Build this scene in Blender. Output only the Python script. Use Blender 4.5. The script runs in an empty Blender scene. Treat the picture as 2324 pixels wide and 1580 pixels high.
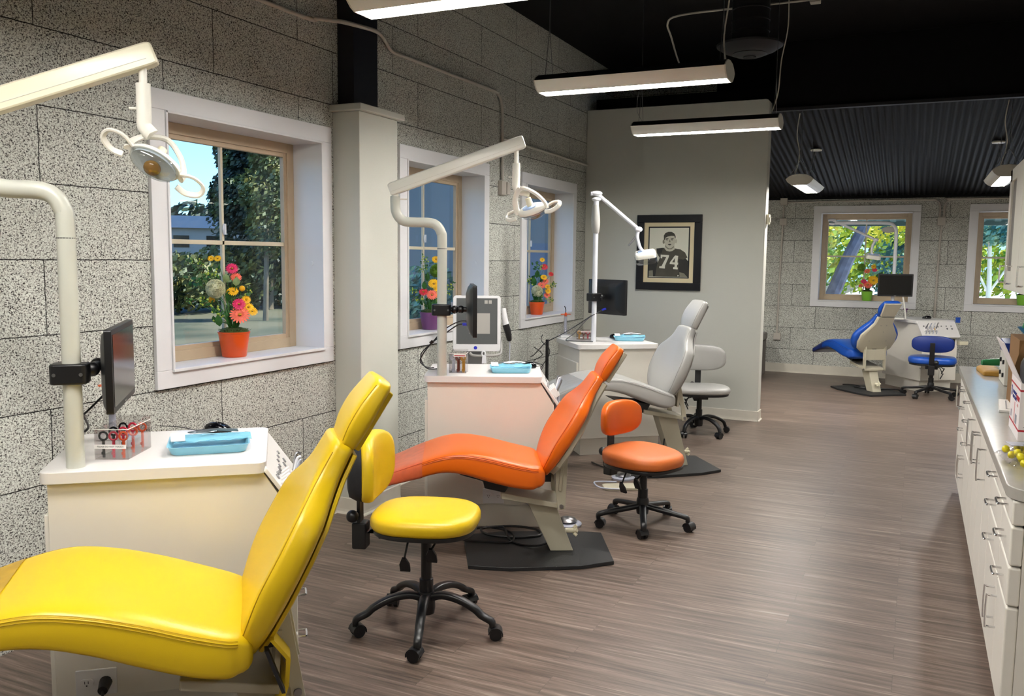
import bpy, math, random
from mathutils import Vector, Matrix
random.seed(7)
sc = bpy.context.scene
COL = sc.collection
R = math.radians
PI = math.pi

# ------------------------------------------------------------------ camera
cd = bpy.data.cameras.new('camera'); cam = bpy.data.objects.new('camera', cd); COL.objects.link(cam)
sc.camera = cam
cd.sensor_fit = 'HORIZONTAL'; cd.sensor_width = 36.0; cd.lens = 36.0*1960/2324; cd.clip_start = .05; cd.clip_end = 400
yaw, pitch, roll = .43535, .1045, .010547
_f0 = Vector((-math.sin(yaw), math.cos(yaw), 0)); _r0 = Vector((math.cos(yaw), math.sin(yaw), 0)); _u0 = Vector((0, 0, 1))
_f = _f0*math.cos(pitch)-_u0*math.sin(pitch); _u = _u0*math.cos(pitch)+_f0*math.sin(pitch)
_r = _r0*math.cos(roll)+_u*math.sin(roll); _u2 = _u*math.cos(roll)-_r0*math.sin(roll)
cam.matrix_world = Matrix(((_r.x, _u2.x, -_f.x, 0), (_r.y, _u2.y, -_f.y, 0), (_r.z, _u2.z, -_f.z, 1.65), (0, 0, 0, 1)))

# ------------------------------------------------------------------ world, sun, exposure
w = bpy.data.worlds.new('sky'); sc.world = w; w.use_nodes = True
nt = w.node_tree; bg = nt.nodes['Background']
sky = nt.nodes.new('ShaderNodeTexSky'); sky.sky_type = 'NISHITA'; sky.sun_disc = False
sky.sun_elevation = R(38); sky.sun_rotation = R(150); sky.altitude = 200
tint = nt.nodes.new('ShaderNodeMixRGB'); tint.blend_type = 'MULTIPLY'; tint.inputs[0].default_value = 1; tint.inputs[2].default_value = (.50, .78, 1.08, 1)
nt.links.new(sky.outputs['Color'], tint.inputs[1]); nt.links.new(tint.outputs[0], bg.inputs['Color']); bg.inputs['Strength'].default_value = .085
sd = bpy.data.lights.new('sun', 'SUN'); sd.energy = 3.2; sd.angle = R(.6); sd.color = (1, .93, .82)
sun = bpy.data.objects.new('sun', sd); COL.objects.link(sun)
sun.rotation_euler = Vector((.5, .38, .78)).to_track_quat('Z', 'Y').to_euler()
LAMP = 30.0
sc.view_settings.view_transform = 'Standard'; sc.view_settings.look = 'None'
sc.view_settings.exposure = 2.1; sc.view_settings.gamma = 1.0; sc.view_settings.use_curve_mapping = False
sc.cycles.use_denoising = True; sc.cycles.max_bounces = 7; sc.cycles.diffuse_bounces = 3; sc.cycles.glossy_bounces = 3; sc.cycles.transparent_max_bounces = 10; sc.cycles.adaptive_threshold = .04
sc.cycles.sample_clamp_indirect = 8.0

# ------------------------------------------------------------------ materials
def lin(c):
    return tuple(((v/255)/12.92 if v/255 <= .04045 else ((v/255+.055)/1.055)**2.4) for v in c)+(1.0,)
def mat(name, col, rough=.5, metal=0, spec=.5, bump=0, bscale=200, var=0, vscale=8, coat=0, emit=0, trans=0):
    m = bpy.data.materials.new(name); m.use_nodes = True; n = m.node_tree.nodes; l = m.node_tree.links
    b = n['Principled BSDF']
    b.inputs['Base Color'].default_value = lin(col); b.inputs['Roughness'].default_value = rough
    b.inputs['Metallic'].default_value = metal; b.inputs['Specular IOR Level'].default_value = spec
    b.inputs['Coat Weight'].default_value = coat; b.inputs['Coat Roughness'].default_value = .2
    b.inputs['Transmission Weight'].default_value = trans
    if emit:
        b.inputs['Emission Color'].default_value = lin(col); b.inputs['Emission Strength'].default_value = emit
    tc = n.new('ShaderNodeTexCoord')
    if var:
        ns = n.new('ShaderNodeTexNoise'); ns.inputs['Scale'].default_value = vscale; ns.inputs['Detail'].default_value = 3
        l.new(tc.outputs['Object'], ns.inputs['Vector'])
        mx = n.new('ShaderNodeMixRGB'); mx.blend_type = 'MULTIPLY'; mx.inputs[0].default_value = 1
        rp = n.new('ShaderNodeValToRGB'); rp.color_ramp.elements[0].position = .3; rp.color_ramp.elements[1].position = .7
        k = 1-var; rp.color_ramp.elements[0].color = (k, k, k, 1); rp.color_ramp.elements[1].color = (1, 1, 1, 1)
        l.new(ns.outputs['Fac'], rp.inputs['Fac']); mx.inputs[1].default_value = lin(col); l.new(rp.outputs['Color'], mx.inputs[2])
        l.new(mx.outputs['Color'], b.inputs['Base Color'])
    if bump:
        n2 = n.new('ShaderNodeTexNoise'); n2.inputs['Scale'].default_value = bscale; n2.inputs['Detail'].default_value = 4
        l.new(tc.outputs['Object'], n2.inputs['Vector'])
        bp = n.new('ShaderNodeBump'); bp.inputs['Strength'].default_value = bump; bp.inputs['Distance'].default_value = .002
        l.new(n2.outputs['Fac'], bp.inputs['Height']); l.new(bp.outputs['Normal'], b.inputs['Normal'])
    return m
M = {}
def D(name, *a, **k): M[name] = mat(name, *a, **k)
D('white_trim', (226, 226, 228), .35, var=.05, vscale=3)
D('wall_paint', (200, 200, 190), .75, bump=.25, bscale=260)
D('base_white', (214, 208, 194), .45, var=.06)
D('black_paint', (5, 5, 8), .7, spec=.2)
D('dark_metal', (30, 31, 36), .55, metal=.3, var=.2, vscale=4)
D('navy_steel', (8, 10, 24), .5)
D('tan_frame', (190, 170, 142), .45, var=.08, vscale=12)
D('muntin', (205, 196, 172), .45)
D('pale_paint', (200, 196, 184), .5)
D('conduit', (184, 178, 168), .45)
D('laminate', (226, 221, 210), .38, var=.03, vscale=5)
D('laminate_top', (222, 219, 216), .28)
D('beige_metal', (176, 170, 150), .45)
D('black_plastic', (14, 14, 17), .38)
D('black_soft', (20, 20, 24), .6, bump=.2)
D('black_gloss', (8, 8, 12), .12)
D('screen_off', (16, 15, 15), .15)
D('screen_grey', (66, 68, 70), .12)
D('yellow_vinyl', (214, 180, 18), .36, spec=.5, bump=.12, bscale=500)
D('yellow_worn', (188, 150, 40), .45, var=.2, vscale=20)
D('orange_vinyl', (218, 98, 6), .34, bump=.12, bscale=500)
D('orange_worn', (214, 100, 62), .3, var=.2, vscale=20)
D('orange_cloth', (208, 108, 44), .5, bump=.15)
D('grey_vinyl', (168, 167, 163), .33, bump=.12, bscale=500)
D('grey_worn', (150, 150, 148), .2, var=.12, vscale=20)
D('blue_vinyl', (22, 76, 170), .3, bump=.12, bscale=500)
D('blue_worn', (24, 44, 110), .3)
D('blue_dark', (6, 38, 112), .4)
D('yellow_seam', (184, 148, 10), .6)
D('orange_seam', (176, 58, 6), .6)
D('grey_seam', (140, 138, 134), .6)
D('blue_seam', (8, 30, 90), .6)
D('plate_black', (26, 27, 29), .5, bump=.6, bscale=300)
D('lamp_white', (226, 224, 214), .3)
D('lamp_cream', (222, 216, 190), .32)
D('pole_grey', (190, 191, 180), .32)
D('pole_white', (216, 218, 224), .25)
D('lamp_blue', (176, 200, 236), .1); D('lamp_inner', (206, 212, 216), .15)
D('amber', (150, 108, 50), .2)
D('chrome', (235, 235, 235), .22, metal=1)
D('steel', (150, 150, 152), .3, metal=1)
D('tray_blue', (134, 196, 218), .3)
D('pouch_blue', (124, 186, 208), .25, bump=.4, bscale=60)
D('pouch_white', (226, 230, 232), .3)
D('counter_top', (168, 164, 156), .16, bump=.05, var=.05, vscale=30)
D('counter_edge', (158, 152, 140), .35)
D('kraft', (176, 130, 46), .6, bump=1, bscale=30, var=.12)
D('cardboard', (128, 92, 52), .8)
D('card_white', (226, 218, 216), .6)
D('red_ink', (176, 26, 44), .6); D('blue_ink', (40, 50, 130), .6); D('pink_ink', (220, 160, 160), .6); D('grey_ink', (150, 150, 160), .6)
D('green_plastic', (30, 110, 60), .4); D('blue_plastic', (40, 130, 180), .4); D('cable_blue', (40, 50, 190), .35)
D('orange_plastic', (236, 90, 30), .35); D('red_plastic', (200, 20, 60), .3); D('gold_plastic', (206, 150, 50), .3); D('brown_plastic', (120, 50, 30), .3)
D('silver_plastic', (170, 174, 188), .25)
D('pot_orange', (214, 80, 22), .3); D('pot_purple', (106, 60, 108), .35); D('pot_green', (130, 190, 60), .35)
D('moss', (60, 78, 20), .9, bump=1, bscale=80, var=.5, vscale=60)
D('leaf', (44, 104, 34), .5, var=.4, vscale=40); D('leaf_pale', (150, 176, 120), .5, var=.3, vscale=40); D('stem', (70, 120, 50), .6)
D('petal_yellow', (246, 190, 10), .5); D('ball_yellow', (226, 210, 30), .35); D('petal_pink', (222, 40, 100), .5); D('petal_coral', (246, 116, 90), .5); D('petal_red', (214, 40, 50), .5)
D('allium', (214, 214, 180), .6); D('allium_green', (120, 160, 50), .6); D('billy', (236, 176, 20), .7, bump=1, bscale=150); D('berry', (170, 186, 70), .5); D('bloom_eye', (200, 150, 40), .7)
D('bark_blue', (112, 116, 132), .9, bump=1, bscale=12, var=.5, vscale=8)
D('bark', (120, 104, 84), .9, var=.3)
D('photo_bg', (224, 222, 204), .5); D('photo_skin', (196, 192, 172), .5); D('photo_hair', (62, 58, 46), .5); D('photo_jersey', (84, 80, 66), .6, var=.35, vscale=6)
D('photo_dark', (50, 48, 42), .6, var=.3, vscale=8); D('photo_shadow', (130, 126, 108), .5); D('mat_cream', (228, 212, 172), .6); D('frame_black', (12, 13, 20), .3)
D('cabinet_grey', (120, 114, 110), .5); D('bench_brown', (92, 84, 80), .5); D('bench_cushion', (120, 114, 110), .5)
D('ext_wall', (124, 122, 122), .7, var=.12, vscale=.6); D('ext_roof', (90, 104, 128), .5); D('ext_cream', (222, 214, 190), .7)
D('awning_teal', (84, 112, 112), .5); D('lot', (214, 208, 214), .8, var=.12, vscale=.5); D('lime', (170, 200, 70), .5)
D('vent_grey', (52, 54, 58), .45, metal=.5)
D('bag_clear', (220, 220, 214), .1)
D('sticker', (236, 232, 226), .5)
D('screen_glow', (84, 86, 86), .2, emit=.06); D('screen_card', (150, 146, 140), .3, emit=.08)

def glass_mat(name, tint=(1, 1, 1), refl=.12, rough=.02):
    m = bpy.data.materials.new(name); m.use_nodes = True; n = m.node_tree.nodes; l = m.node_tree.links
    n.remove(n['Principled BSDF']); out = n['Material Output']
    t = n.new('ShaderNodeBsdfTransparent'); t.inputs['Color'].default_value = tint+(1,)
    g = n.new('ShaderNodeBsdfGlossy'); g.inputs['Roughness'].default_value = rough
    fr = n.new('ShaderNodeLayerWeight'); fr.inputs['Blend'].default_value = .5
    pw = n.new('ShaderNodeMath'); pw.operation = 'POWER'; pw.inputs[1].default_value = 4.5; l.new(fr.outputs['Facing'], pw.inputs[0])
    ad = n.new('ShaderNodeMath'); ad.operation = 'MULTIPLY_ADD'; ad.inputs[1].default_value = .85; ad.inputs[2].default_value = .03+refl*.5; l.new(pw.outputs[0], ad.inputs[0])
    mx = n.new('ShaderNodeMixShader'); l.new(ad.outputs[0], mx.inputs[0]); l.new(t.outputs[0], mx.inputs[1]); l.new(g.outputs[0], mx.inputs[2])
    l.new(mx.outputs[0], out.inputs['Surface']); M[name] = m
glass_mat('window_glass', (.86, .93, .95), .02)
glass_mat('clear_plastic', (.93, .92, .92), .08, .08)
glass_mat('lens_clear', (.8, .84, .86), .18, .08)

def diffuser_mat():
    m = bpy.data.materials.new('diffuser'); m.use_nodes = True; b = m.node_tree.nodes['Principled BSDF']
    b.inputs['Base Color'].default_value = (.9, .9, .9, 1); b.inputs['Emission Color'].default_value = (1, .965, .915, 1); b.inputs['Emission Strength'].default_value = LAMP
    M['diffuser'] = m
diffuser_mat()

def block_mat(name, axis, off0):
    m = bpy.data.materials.new(name); m.use_nodes = True; n = m.node_tree.nodes; l = m.node_tree.links; b = n['Principled BSDF']
    geo = n.new('ShaderNodeNewGeometry'); sp = n.new('ShaderNodeSeparateXYZ'); l.new(geo.outputs['Position'], sp.inputs[0])
    def mth(op, a, b_=None, c=None):
        q = n.new('ShaderNodeMath'); q.operation = op
        for i, v in enumerate((a, b_, c)):
            if v is None: continue
            if isinstance(v, (int, float)): q.inputs[i].default_value = v
            else: l.new(v, q.inputs[i])
        return q.outputs[0]
    wob = n.new('ShaderNodeTexNoise'); wob.inputs['Scale'].default_value = 35; wob.inputs['Detail'].default_value = 2; l.new(geo.outputs['Position'], wob.inputs['Vector'])
    wv = mth('MULTIPLY_ADD', wob.outputs['Fac'], .007, -.0035)
    h = mth('ADD', sp.outputs[axis], wv); z = mth('ADD', sp.outputs['Z'], wv)
    rz = mth('DIVIDE', mth('SUBTRACT', z, .03), .318); row = mth('FLOOR', rz); fz = mth('FRACT', rz)
    par = mth('MODULO', mth('ADD', row, 20), 2)
    u = mth('DIVIDE', mth('SUBTRACT', mth('SUBTRACT', h, off0), mth('MULTIPLY', par, .67)), 1.005)
    colm = mth('FLOOR', u); fu = mth('FRACT', mth('ADD', u, 20))
    dz = mth('MULTIPLY', mth('MINIMUM', fz, mth('SUBTRACT', 1, fz)), .318)
    du = mth('MULTIPLY', mth('MINIMUM', fu, mth('SUBTRACT', 1, fu)), 1.005)
    d = mth('MINIMUM', dz, du)
    gap = n.new('ShaderNodeMapRange'); gap.inputs['From Min'].default_value = .001; gap.inputs['From Max'].default_value = .0035; l.new(d, gap.inputs['Value'])
    # exposed aggregate specks
    mp = n.new('ShaderNodeMapping'); mp.inputs['Scale'].default_value = (1, 1, 1.25); l.new(geo.outputs['Position'], mp.inputs['Vector'])
    n1 = n.new('ShaderNodeTexNoise'); n1.inputs['Scale'].default_value = 135; n1.inputs['Detail'].default_value = 2.5; n1.inputs['Roughness'].default_value = .62; n1.inputs['Distortion'].default_value = .7
    l.new(mp.outputs[0], n1.inputs['Vector'])
    big = n.new('ShaderNodeTexNoise'); big.inputs['Scale'].default_value = 3; l.new(geo.outputs['Position'], big.inputs['Vector'])
    s = mth('ADD', n1.outputs['Fac'], mth('MULTIPLY_ADD', big.outputs['Fac'], .06, -.03))
    rp = n.new('ShaderNodeValToRGB'); e = rp.color_ramp.elements
    e[0].position = .375; e[0].color = lin((50, 47, 46)); e[1].position = .445; e[1].color = lin((160, 157, 150))
    e2 = e.new(.50); e2.color = lin((202, 204, 195)); e3 = e.new(.66); e3.color = lin((228, 230, 222))
    l.new(s, rp.inputs['Fac'])
    wn = n.new('ShaderNodeTexWhiteNoise'); wn.noise_dimensions = '2D'; cb = n.new('ShaderNodeCombineXYZ'); l.new(row, cb.inputs[0]); l.new(colm, cb.inputs[1]); l.new(cb.outputs[0], wn.inputs['Vector'])
    tint = mth('MULTIPLY_ADD', wn.outputs['Value'], .12, .90)
    m1 = n.new('ShaderNodeMixRGB'); m1.blend_type = 'MULTIPLY'; m1.inputs[0].default_value = 1; l.new(rp.outputs['Color'], m1.inputs[1]); l.new(tint, m1.inputs[2])
    m2 = n.new('ShaderNodeMixRGB'); m2.inputs[1].default_value = lin((24, 22, 21)); l.new(gap.outputs[0], m2.inputs[0]); l.new(m1.outputs[0], m2.inputs[2])
    l.new(m2.outputs[0], b.inputs['Base Color']); b.inputs['Roughness'].default_value = .9; b.inputs['Specular IOR Level'].default_value = .2
    bp = n.new('ShaderNodeBump'); bp.inputs['Strength'].default_value = .7; bp.inputs['Distance'].default_value = .004
    hh = mth('MULTIPLY', mth('MINIMUM', s, .55), gap.outputs[0]); l.new(hh, bp.inputs['Height']); l.new(bp.outputs['Normal'], b.inputs['Normal'])
    M[name] = m
block_mat('blocks_left', 'Y', 2.47); block_mat('blocks_far', 'X', -1.30)

def floor_mat():
    m = bpy.data.materials.new('floor_planks'); m.use_nodes = True; n = m.node_tree.nodes; l = m.node_tree.links; b = n['Principled BSDF']
    geo = n.new('ShaderNodeNewGeometry')
    br = n.new('ShaderNodeTexBrick'); br.offset = .37; br.inputs['Scale'].default_value = 1; br.inputs['Brick Width'].default_value = 1.22; br.inputs['Row Height'].default_value = .152
    br.inputs['Mortar Size'].default_value = .0012; br.inputs['Color1'].default_value = (.75, .75, .75, 1); br.inputs['Color2'].default_value = (1.0, 1.0, 1.0, 1); br.inputs['Mortar'].default_value = (.45, .45, .45, 1); br.inputs['Bias'].default_value = 0
    l.new(geo.outputs['Position'], br.inputs['Vector'])
    mp = n.new('ShaderNodeMapping'); mp.inputs['Scale'].default_value = (.9, 22, 1); l.new(geo.outputs['Position'], mp.inputs['Vector'])
    n1 = n.new('ShaderNodeTexNoise'); n1.inputs['Scale'].default_value = 2.2; n1.inputs['Detail'].default_value = 8; n1.inputs['Roughness'].default_value = .68; n1.inputs['Distortion'].default_value = .3
    # shift grain per plank
    ad = n.new('ShaderNodeVectorMath'); ad.operation = 'MULTIPLY_ADD'; ad.inputs[1].default_value = (9, 9, 9); l.new(br.outputs['Color'], ad.inputs[0]); l.new(mp.outputs[0], ad.inputs[2])
    l.new(ad.outputs[0], n1.inputs['Vector'])
    rp = n.new('ShaderNodeValToRGB'); e = rp.color_ramp.elements
    e[0].position = .30; e[0].color = lin((66, 54, 47)); e[1].position = .70; e[1].color = lin((164, 149, 136))
    k = e.new(.46); k.color = lin((104, 88, 78)); k = e.new(.58); k.color = lin((127, 110, 99))
    l.new(n1.outputs['Fac'], rp.inputs['Fac'])
    mx = n.new('ShaderNodeMixRGB'); mx.blend_type = 'MULTIPLY'; mx.inputs[0].default_value = .75; l.new(rp.outputs[0], mx.inputs[1]); l.new(br.outputs['Color'], mx.inputs[2])
    l.new(mx.outputs[0], b.inputs['Base Color'])
    rr = n.new('ShaderNodeMapRange'); rr.inputs['To Min'].default_value = .30; rr.inputs['To Max'].default_value = .48; l.new(n1.outputs['Fac'], rr.inputs['Value']); l.new(rr.outputs[0], b.inputs['Roughness'])
    bp = n.new('ShaderNodeBump'); bp.inputs['Strength'].default_value = .25; bp.inputs['Distance'].default_value = .002; l.new(n1.outputs['Fac'], bp.inputs['Height']); l.new(bp.outputs['Normal'], b.inputs['Normal'])
    M['floor_planks'] = m
floor_mat()

def ground_mat():
    m = bpy.data.materials.new('lawn'); m.use_nodes = True; n = m.node_tree.nodes; l = m.node_tree.links; b = n['Principled BSDF']
    geo = n.new('ShaderNodeNewGeometry'); a = n.new('ShaderNodeTexNoise'); a.inputs['Scale'].default_value = .35; a.inputs['Detail'].default_value = 6; l.new(geo.outputs['Position'], a.inputs['Vector'])
    rp = n.new('ShaderNodeValToRGB'); e = rp.color_ramp.elements; e[0].position = .4; e[0].color = lin((52, 58, 40)); e[1].position = .6; e[1].color = lin((92, 86, 66)); l.new(a.outputs['Fac'], rp.inputs['Fac']); l.new(rp.outputs[0], b.inputs['Base Color']); b.inputs['Roughness'].default_value = .9
    M['lawn'] = m
ground_mat()
def leaf_mat(name, c1, c2, c3):
    m = bpy.data.materials.new(name); m.use_nodes = True; n = m.node_tree.nodes; l = m.node_tree.links; b = n['Principled BSDF']
    geo = n.new('ShaderNodeNewGeometry'); a = n.new('ShaderNodeTexNoise'); a.inputs['Scale'].default_value = 1.6; a.inputs['Detail'].default_value = 5; l.new(geo.outputs['Position'], a.inputs['Vector'])
    rp = n.new('ShaderNodeValToRGB'); e = rp.color_ramp.elements; e[0].position = .38; e[0].color = lin(c1); e[1].position = .64; e[1].color = lin(c3); k = e.new(.5); k.color = lin(c2)
    l.new(a.outputs['Fac'], rp.inputs['Fac']); l.new(rp.outputs[0], b.inputs['Base Color']); b.inputs['Roughness'].default_value = .6
    b.inputs['Subsurface Weight'].default_value = 0; M[name] = m
leaf_mat('crown_dark', (14, 28, 26), (30, 48, 34), (66, 78, 34))
leaf_mat('crown_olive', (44, 56, 26), (74, 82, 36), (116, 108, 50))
leaf_mat('crown_yellow', (90, 140, 40), (190, 200, 50), (240, 220, 60))
leaf_mat('crown_teal', (40, 90, 90), (60, 120, 110), (140, 170, 130))

# ------------------------------------------------------------------ mesh helper
class B:
    def __init__(s): s.v = []; s.f = []; s.mi = []; s.M = Matrix.Identity(4); s.cur = 0
    def add(s, vs, fs):
        o = len(s.v); s.v += [tuple(s.M @ Vector(v)) for v in vs]
        for f in fs: s.f.append(tuple(o+i for i in f)); s.mi.append(s.cur)
        return s
    def box(s, x0, x1, y0, y1, z0, z1):
        return s.add([(x0, y0, z0), (x1, y0, z0), (x1, y1, z0), (x0, y1, z0), (x0, y0, z1), (x1, y0, z1), (x1, y1, z1), (x0, y1, z1)],
                     [(0, 3, 2, 1), (4, 5, 6, 7), (0, 1, 5, 4), (1, 2, 6, 5), (2, 3, 7, 6), (3, 0, 4, 7)])
    def loft(s, rings, cap=True, closed=False):
        n = len(rings[0]); vs = [p for r in rings for p in r]; fs = []
        m = len(rings)
        for i in range(m if closed else m-1):
            a = i*n; b = ((i+1) % m)*n
            for j in range(n): fs.append((a+j, a+(j+1) % n, b+(j+1) % n, b+j))
        if cap and not closed: fs.append(tuple(reversed(range(n)))); fs.append(tuple((m-1)*n+j for j in range(n)))
        return s.add(vs, fs)
    def cyl(s, p0, p1, r0, r1=None, n=16):
        r1 = r0 if r1 is None else r1; p0 = Vector(p0); p1 = Vector(p1); d = (p1-p0).normalized()
        a = d.orthogonal().normalized(); b = d.cross(a)
        return s.loft([[p+a*r*math.cos(2*PI*i/n)+b*r*math.sin(2*PI*i/n) for i in range(n)] for p, r in ((p0, r0), (p1, r1))])
    def tube(s, pts, r, n=8, smooth=True, sub=6, flat=None):
        P = [Vector(p) for p in pts]
        if smooth and len(P) > 2: P = catmull(P, sub)
        rs = r if callable(r) else (lambda t: r)
        prev = None; rings = []
        for i, p in enumerate(P):
            d = (P[min(i+1, len(P)-1)]-P[max(i-1, 0)])
            if d.length < 1e-9: d = Vector((0, 0, 1))
            d.normalize()
            a = d.orthogonal().normalized() if prev is None else (prev-d*prev.dot(d))
            if a.length < 1e-6: a = d.orthogonal()
            a.normalize(); prev = a; b = d.cross(a); rr = rs(i/(len(P)-1))
            rings.append([p+a*rr*math.cos(2*PI*k/n)+b*rr*(flat or 1)*math.sin(2*PI*k/n) for k in range(n)])
        return s.loft(rings)
    def lathe(s, prof, n=24, c=(0, 0, 0), cap=True):
        c = Vector(c)
        return s.loft([[c+Vector((r*math.cos(2*PI*i/n), r*math.sin(2*PI*i/n), z)) for i in range(n)] for r, z in prof], cap)
    def sphere(s, c, r, n=12, m=8, sx=1, sy=1, sz=1):
        c = Vector(c)
        return s.loft([[c+Vector((sx*r*math.sin(PI*(j+.02)/(m+.04))*math.cos(2*PI*i/n), sy*r*math.sin(PI*(j+.02)/(m+.04))*math.sin(2*PI*i/n), -sz*r*math.cos(PI*(j+.02)/(m+.04)))) for i in range(n)] for j in range(m+1)])
    def prism(s, poly, a0, a1, plane='xz'):
        def P(p, a):
            return {'xz': (p[0], a, p[1]), 'xy': (p[0], p[1], a), 'yz': (a, p[0], p[1])}[plane]
        n = len(poly); vs = [P(p, a0) for p in poly]+[P(p, a1) for p in poly]
        fs = [tuple(reversed(range(n))), tuple(range(n, 2*n))]+[(i, (i+1) % n, n+(i+1) % n, n+i) for i in range(n)]
        return s.add(vs, fs)
    def quad(s, *p): return s.add(p, [tuple(range(len(p)))])
    def build(s, name, m, parent=None, smooth=False, bevel=0, seg=2, sub=0, kind=None, label=None, fix=True):
        me = bpy.data.meshes.new(name); me.from_pydata(s.v, [], s.f); me.update()
        for x in (m if isinstance(m, (list, tuple)) else [m]): me.materials.append(M[x])
        me.polygons.foreach_set('material_index', s.mi)
        if fix:
            import bmesh
            bm = bmesh.new(); bm.from_mesh(me); bmesh.ops.recalc_face_normals(bm, faces=bm.faces); bm.to_mesh(me); bm.free()
        if smooth: me.polygons.foreach_set('use_smooth', [True]*len(me.polygons)); me.set_sharp_from_angle(angle=R(38 if smooth is True else smooth))
        o = bpy.data.objects.new(name, me); COL.objects.link(o)
        if parent: o.parent = parent
        if bevel:
            b = o.modifiers.new('b', 'BEVEL'); b.width = bevel; b.segments = seg; b.limit_method = 'ANGLE'; b.angle_limit = R(40)
            if not smooth: me.polygons.foreach_set('use_smooth', [True]*len(me.polygons)); me.set_sharp_from_angle(angle=R(60))
            b.harden_normals = True
        if sub: q = o.modifiers.new('s', 'SUBSURF'); q.levels = sub; q.render_levels = sub
        if kind: o['kind'] = kind
        if label: o['label'] = label
        return o

def catmull(P, sub=6):
    out = []
    for i in range(len(P)-1):
        p0 = P[max(i-1, 0)]; p1 = P[i]; p2 = P[i+1]; p3 = P[min(i+2, len(P)-1)]
        for k in range(sub):
            t = k/sub
            out.append(.5*((2*p1)+(p2-p0)*t+(2*p0-5*p1+4*p2-p3)*t*t+(3*p1-p0-3*p2+p3)*t**3))
    out.append(P[-1]); return out
def interp(tab, t):
    P = [Vector(x if len(x) == 3 else tuple(x)+(0,)*(3-len(x))) for x in tab]
    for i in range(len(P)-1):
        if t <= P[i+1][0] or i == len(P)-2:
            k = (t-P[i][0])/(P[i+1][0]-P[i][0]); return P[i][1]+(P[i+1][1]-P[i][1])*max(0, min(1, k))
def sell(t, e):
    c, s_ = math.cos(t), math.sin(t)
    return math.copysign(abs(c)**(2/e), c), math.copysign(abs(s_)**(2/e), s_)
def thing(name, label, cat, loc=(0, 0, 0), rz=0, group=None):
    o = bpy.data.objects.new(name, None); o.empty_display_size = .1; COL.objects.link(o); o.location = loc; o.rotation_euler = (0, 0, rz)
    return tag(o, label, cat, group)
def tag(o, label, cat, group=None):
    o['label'] = label; o['category'] = cat
    if group: o['group'] = group
    return o
def struct(o): o['kind'] = 'structure'; return o
def copy_tree(o, parent=None):
    c = o.copy(); COL.objects.link(c); c.parent = parent
    for ch in list(o.children): copy_tree(ch, c)
    return c
def text_mesh(txt, size, name, m, parent=None, loc=(0, 0, 0), rot=(0, 0, 0), ext=.0006, align='CENTER'):
    cu = bpy.data.curves.new(name, 'FONT'); cu.body = txt; cu.size = size; cu.extrude = ext; cu.align_x = align; cu.align_y = 'CENTER'
    t = bpy.data.objects.new('t', cu); COL.objects.link(t); dg = bpy.context.evaluated_depsgraph_get(); dg.update()
    me = bpy.data.meshes.new_from_object(t.evaluated_get(dg)); bpy.data.objects.remove(t)
    me.materials.clear(); me.materials.append(M[m]); o = bpy.data.objects.new(name, me); COL.objects.link(o); o.location = loc; o.rotation_euler = rot
    if parent: o.parent = parent
    return o

# ------------------------------------------------------------------ room shell
CX0, YF, YP, ZC = -3.32, 13.25, 9.0, 3.81     # left wall, far wall, partition, main ceiling
TH = .24
WZ0, WZ1 = 1.08, 2.335                        # window opening heights
wins_left = [3.73, 5.91, 7.98]; wins_far = [-.68, 1.31]; WO = .605
def wall_with_openings(name, m, a0, a1, z1, opens, to_world):
    b = B(); cuts = [a0]+[c for w_ in sorted(opens) for c in (w_-WO, w_+WO)]+[a1]
    for i in range(len(cuts)-1):
        if i % 2 == 0: segs = [(0, z1)]
        else: segs = [(0, WZ0), (WZ1, z1)]
        for z0_, z1_ in segs: b.box(*to_world(cuts[i], cuts[i+1]), z0_, z1_)
    return struct(b.build(name, m))
wall_with_openings('wall_left', 'blocks_left', -3.0, 9.9, ZC, wins_left, lambda a, b_: (CX0-TH, CX0, a, b_))
struct(B().box(CX0-TH, CX0, 9.9, YF+TH, 0, ZC).build('wall_left', 'blocks_left'))
wall_with_openings('wall_far', 'blocks_far', CX0, 3.8, 2.75, wins_far, lambda a, b_: (a, b_, YF, YF+TH))
struct(B().box(CX0-.3, 4.3, -3.3, YF+.3, -.15, 0).build('floor', 'floor_planks'))
struct(B().box(CX0-TH, 4.0, -3.2, 9.9, ZC, ZC+.2).build('ceiling', 'black_paint'))
struct(B().box(CX0, -2.12, 9.9, 10.0, 3.27, ZC).build('wall_upper', 'blocks_far'))
struct(B().box(-2.12, -1.35, 9.9, 10.0, 3.27, ZC).build('wall_upper', 'black_paint'))
# painted partition with rounded top corner
pb = B(); prof = [(CX0, 0), (-1.40, 0), (-1.40, 3.20)]+[(-1.44+.04*math.cos(a), 3.20+.04*math.sin(a)) for a in (R(30), R(60), R(90))]+[(CX0, 3.24)]
struct(pb.prism(prof, YP, YP+.17).build('wall_partition', 'wall_paint', bevel=.008))
# black lintel wall and its light edge trim
struct(B().box(-1.39, 4.0, YP+.17, YP+.3, 3.16, ZC).build('wall_lintel', 'black_paint'))
struct(B().box(-1.39, 4.0, YP+.10, YP+.17, 3.13, 3.16).build('trim_1', 'dark_metal'))
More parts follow.
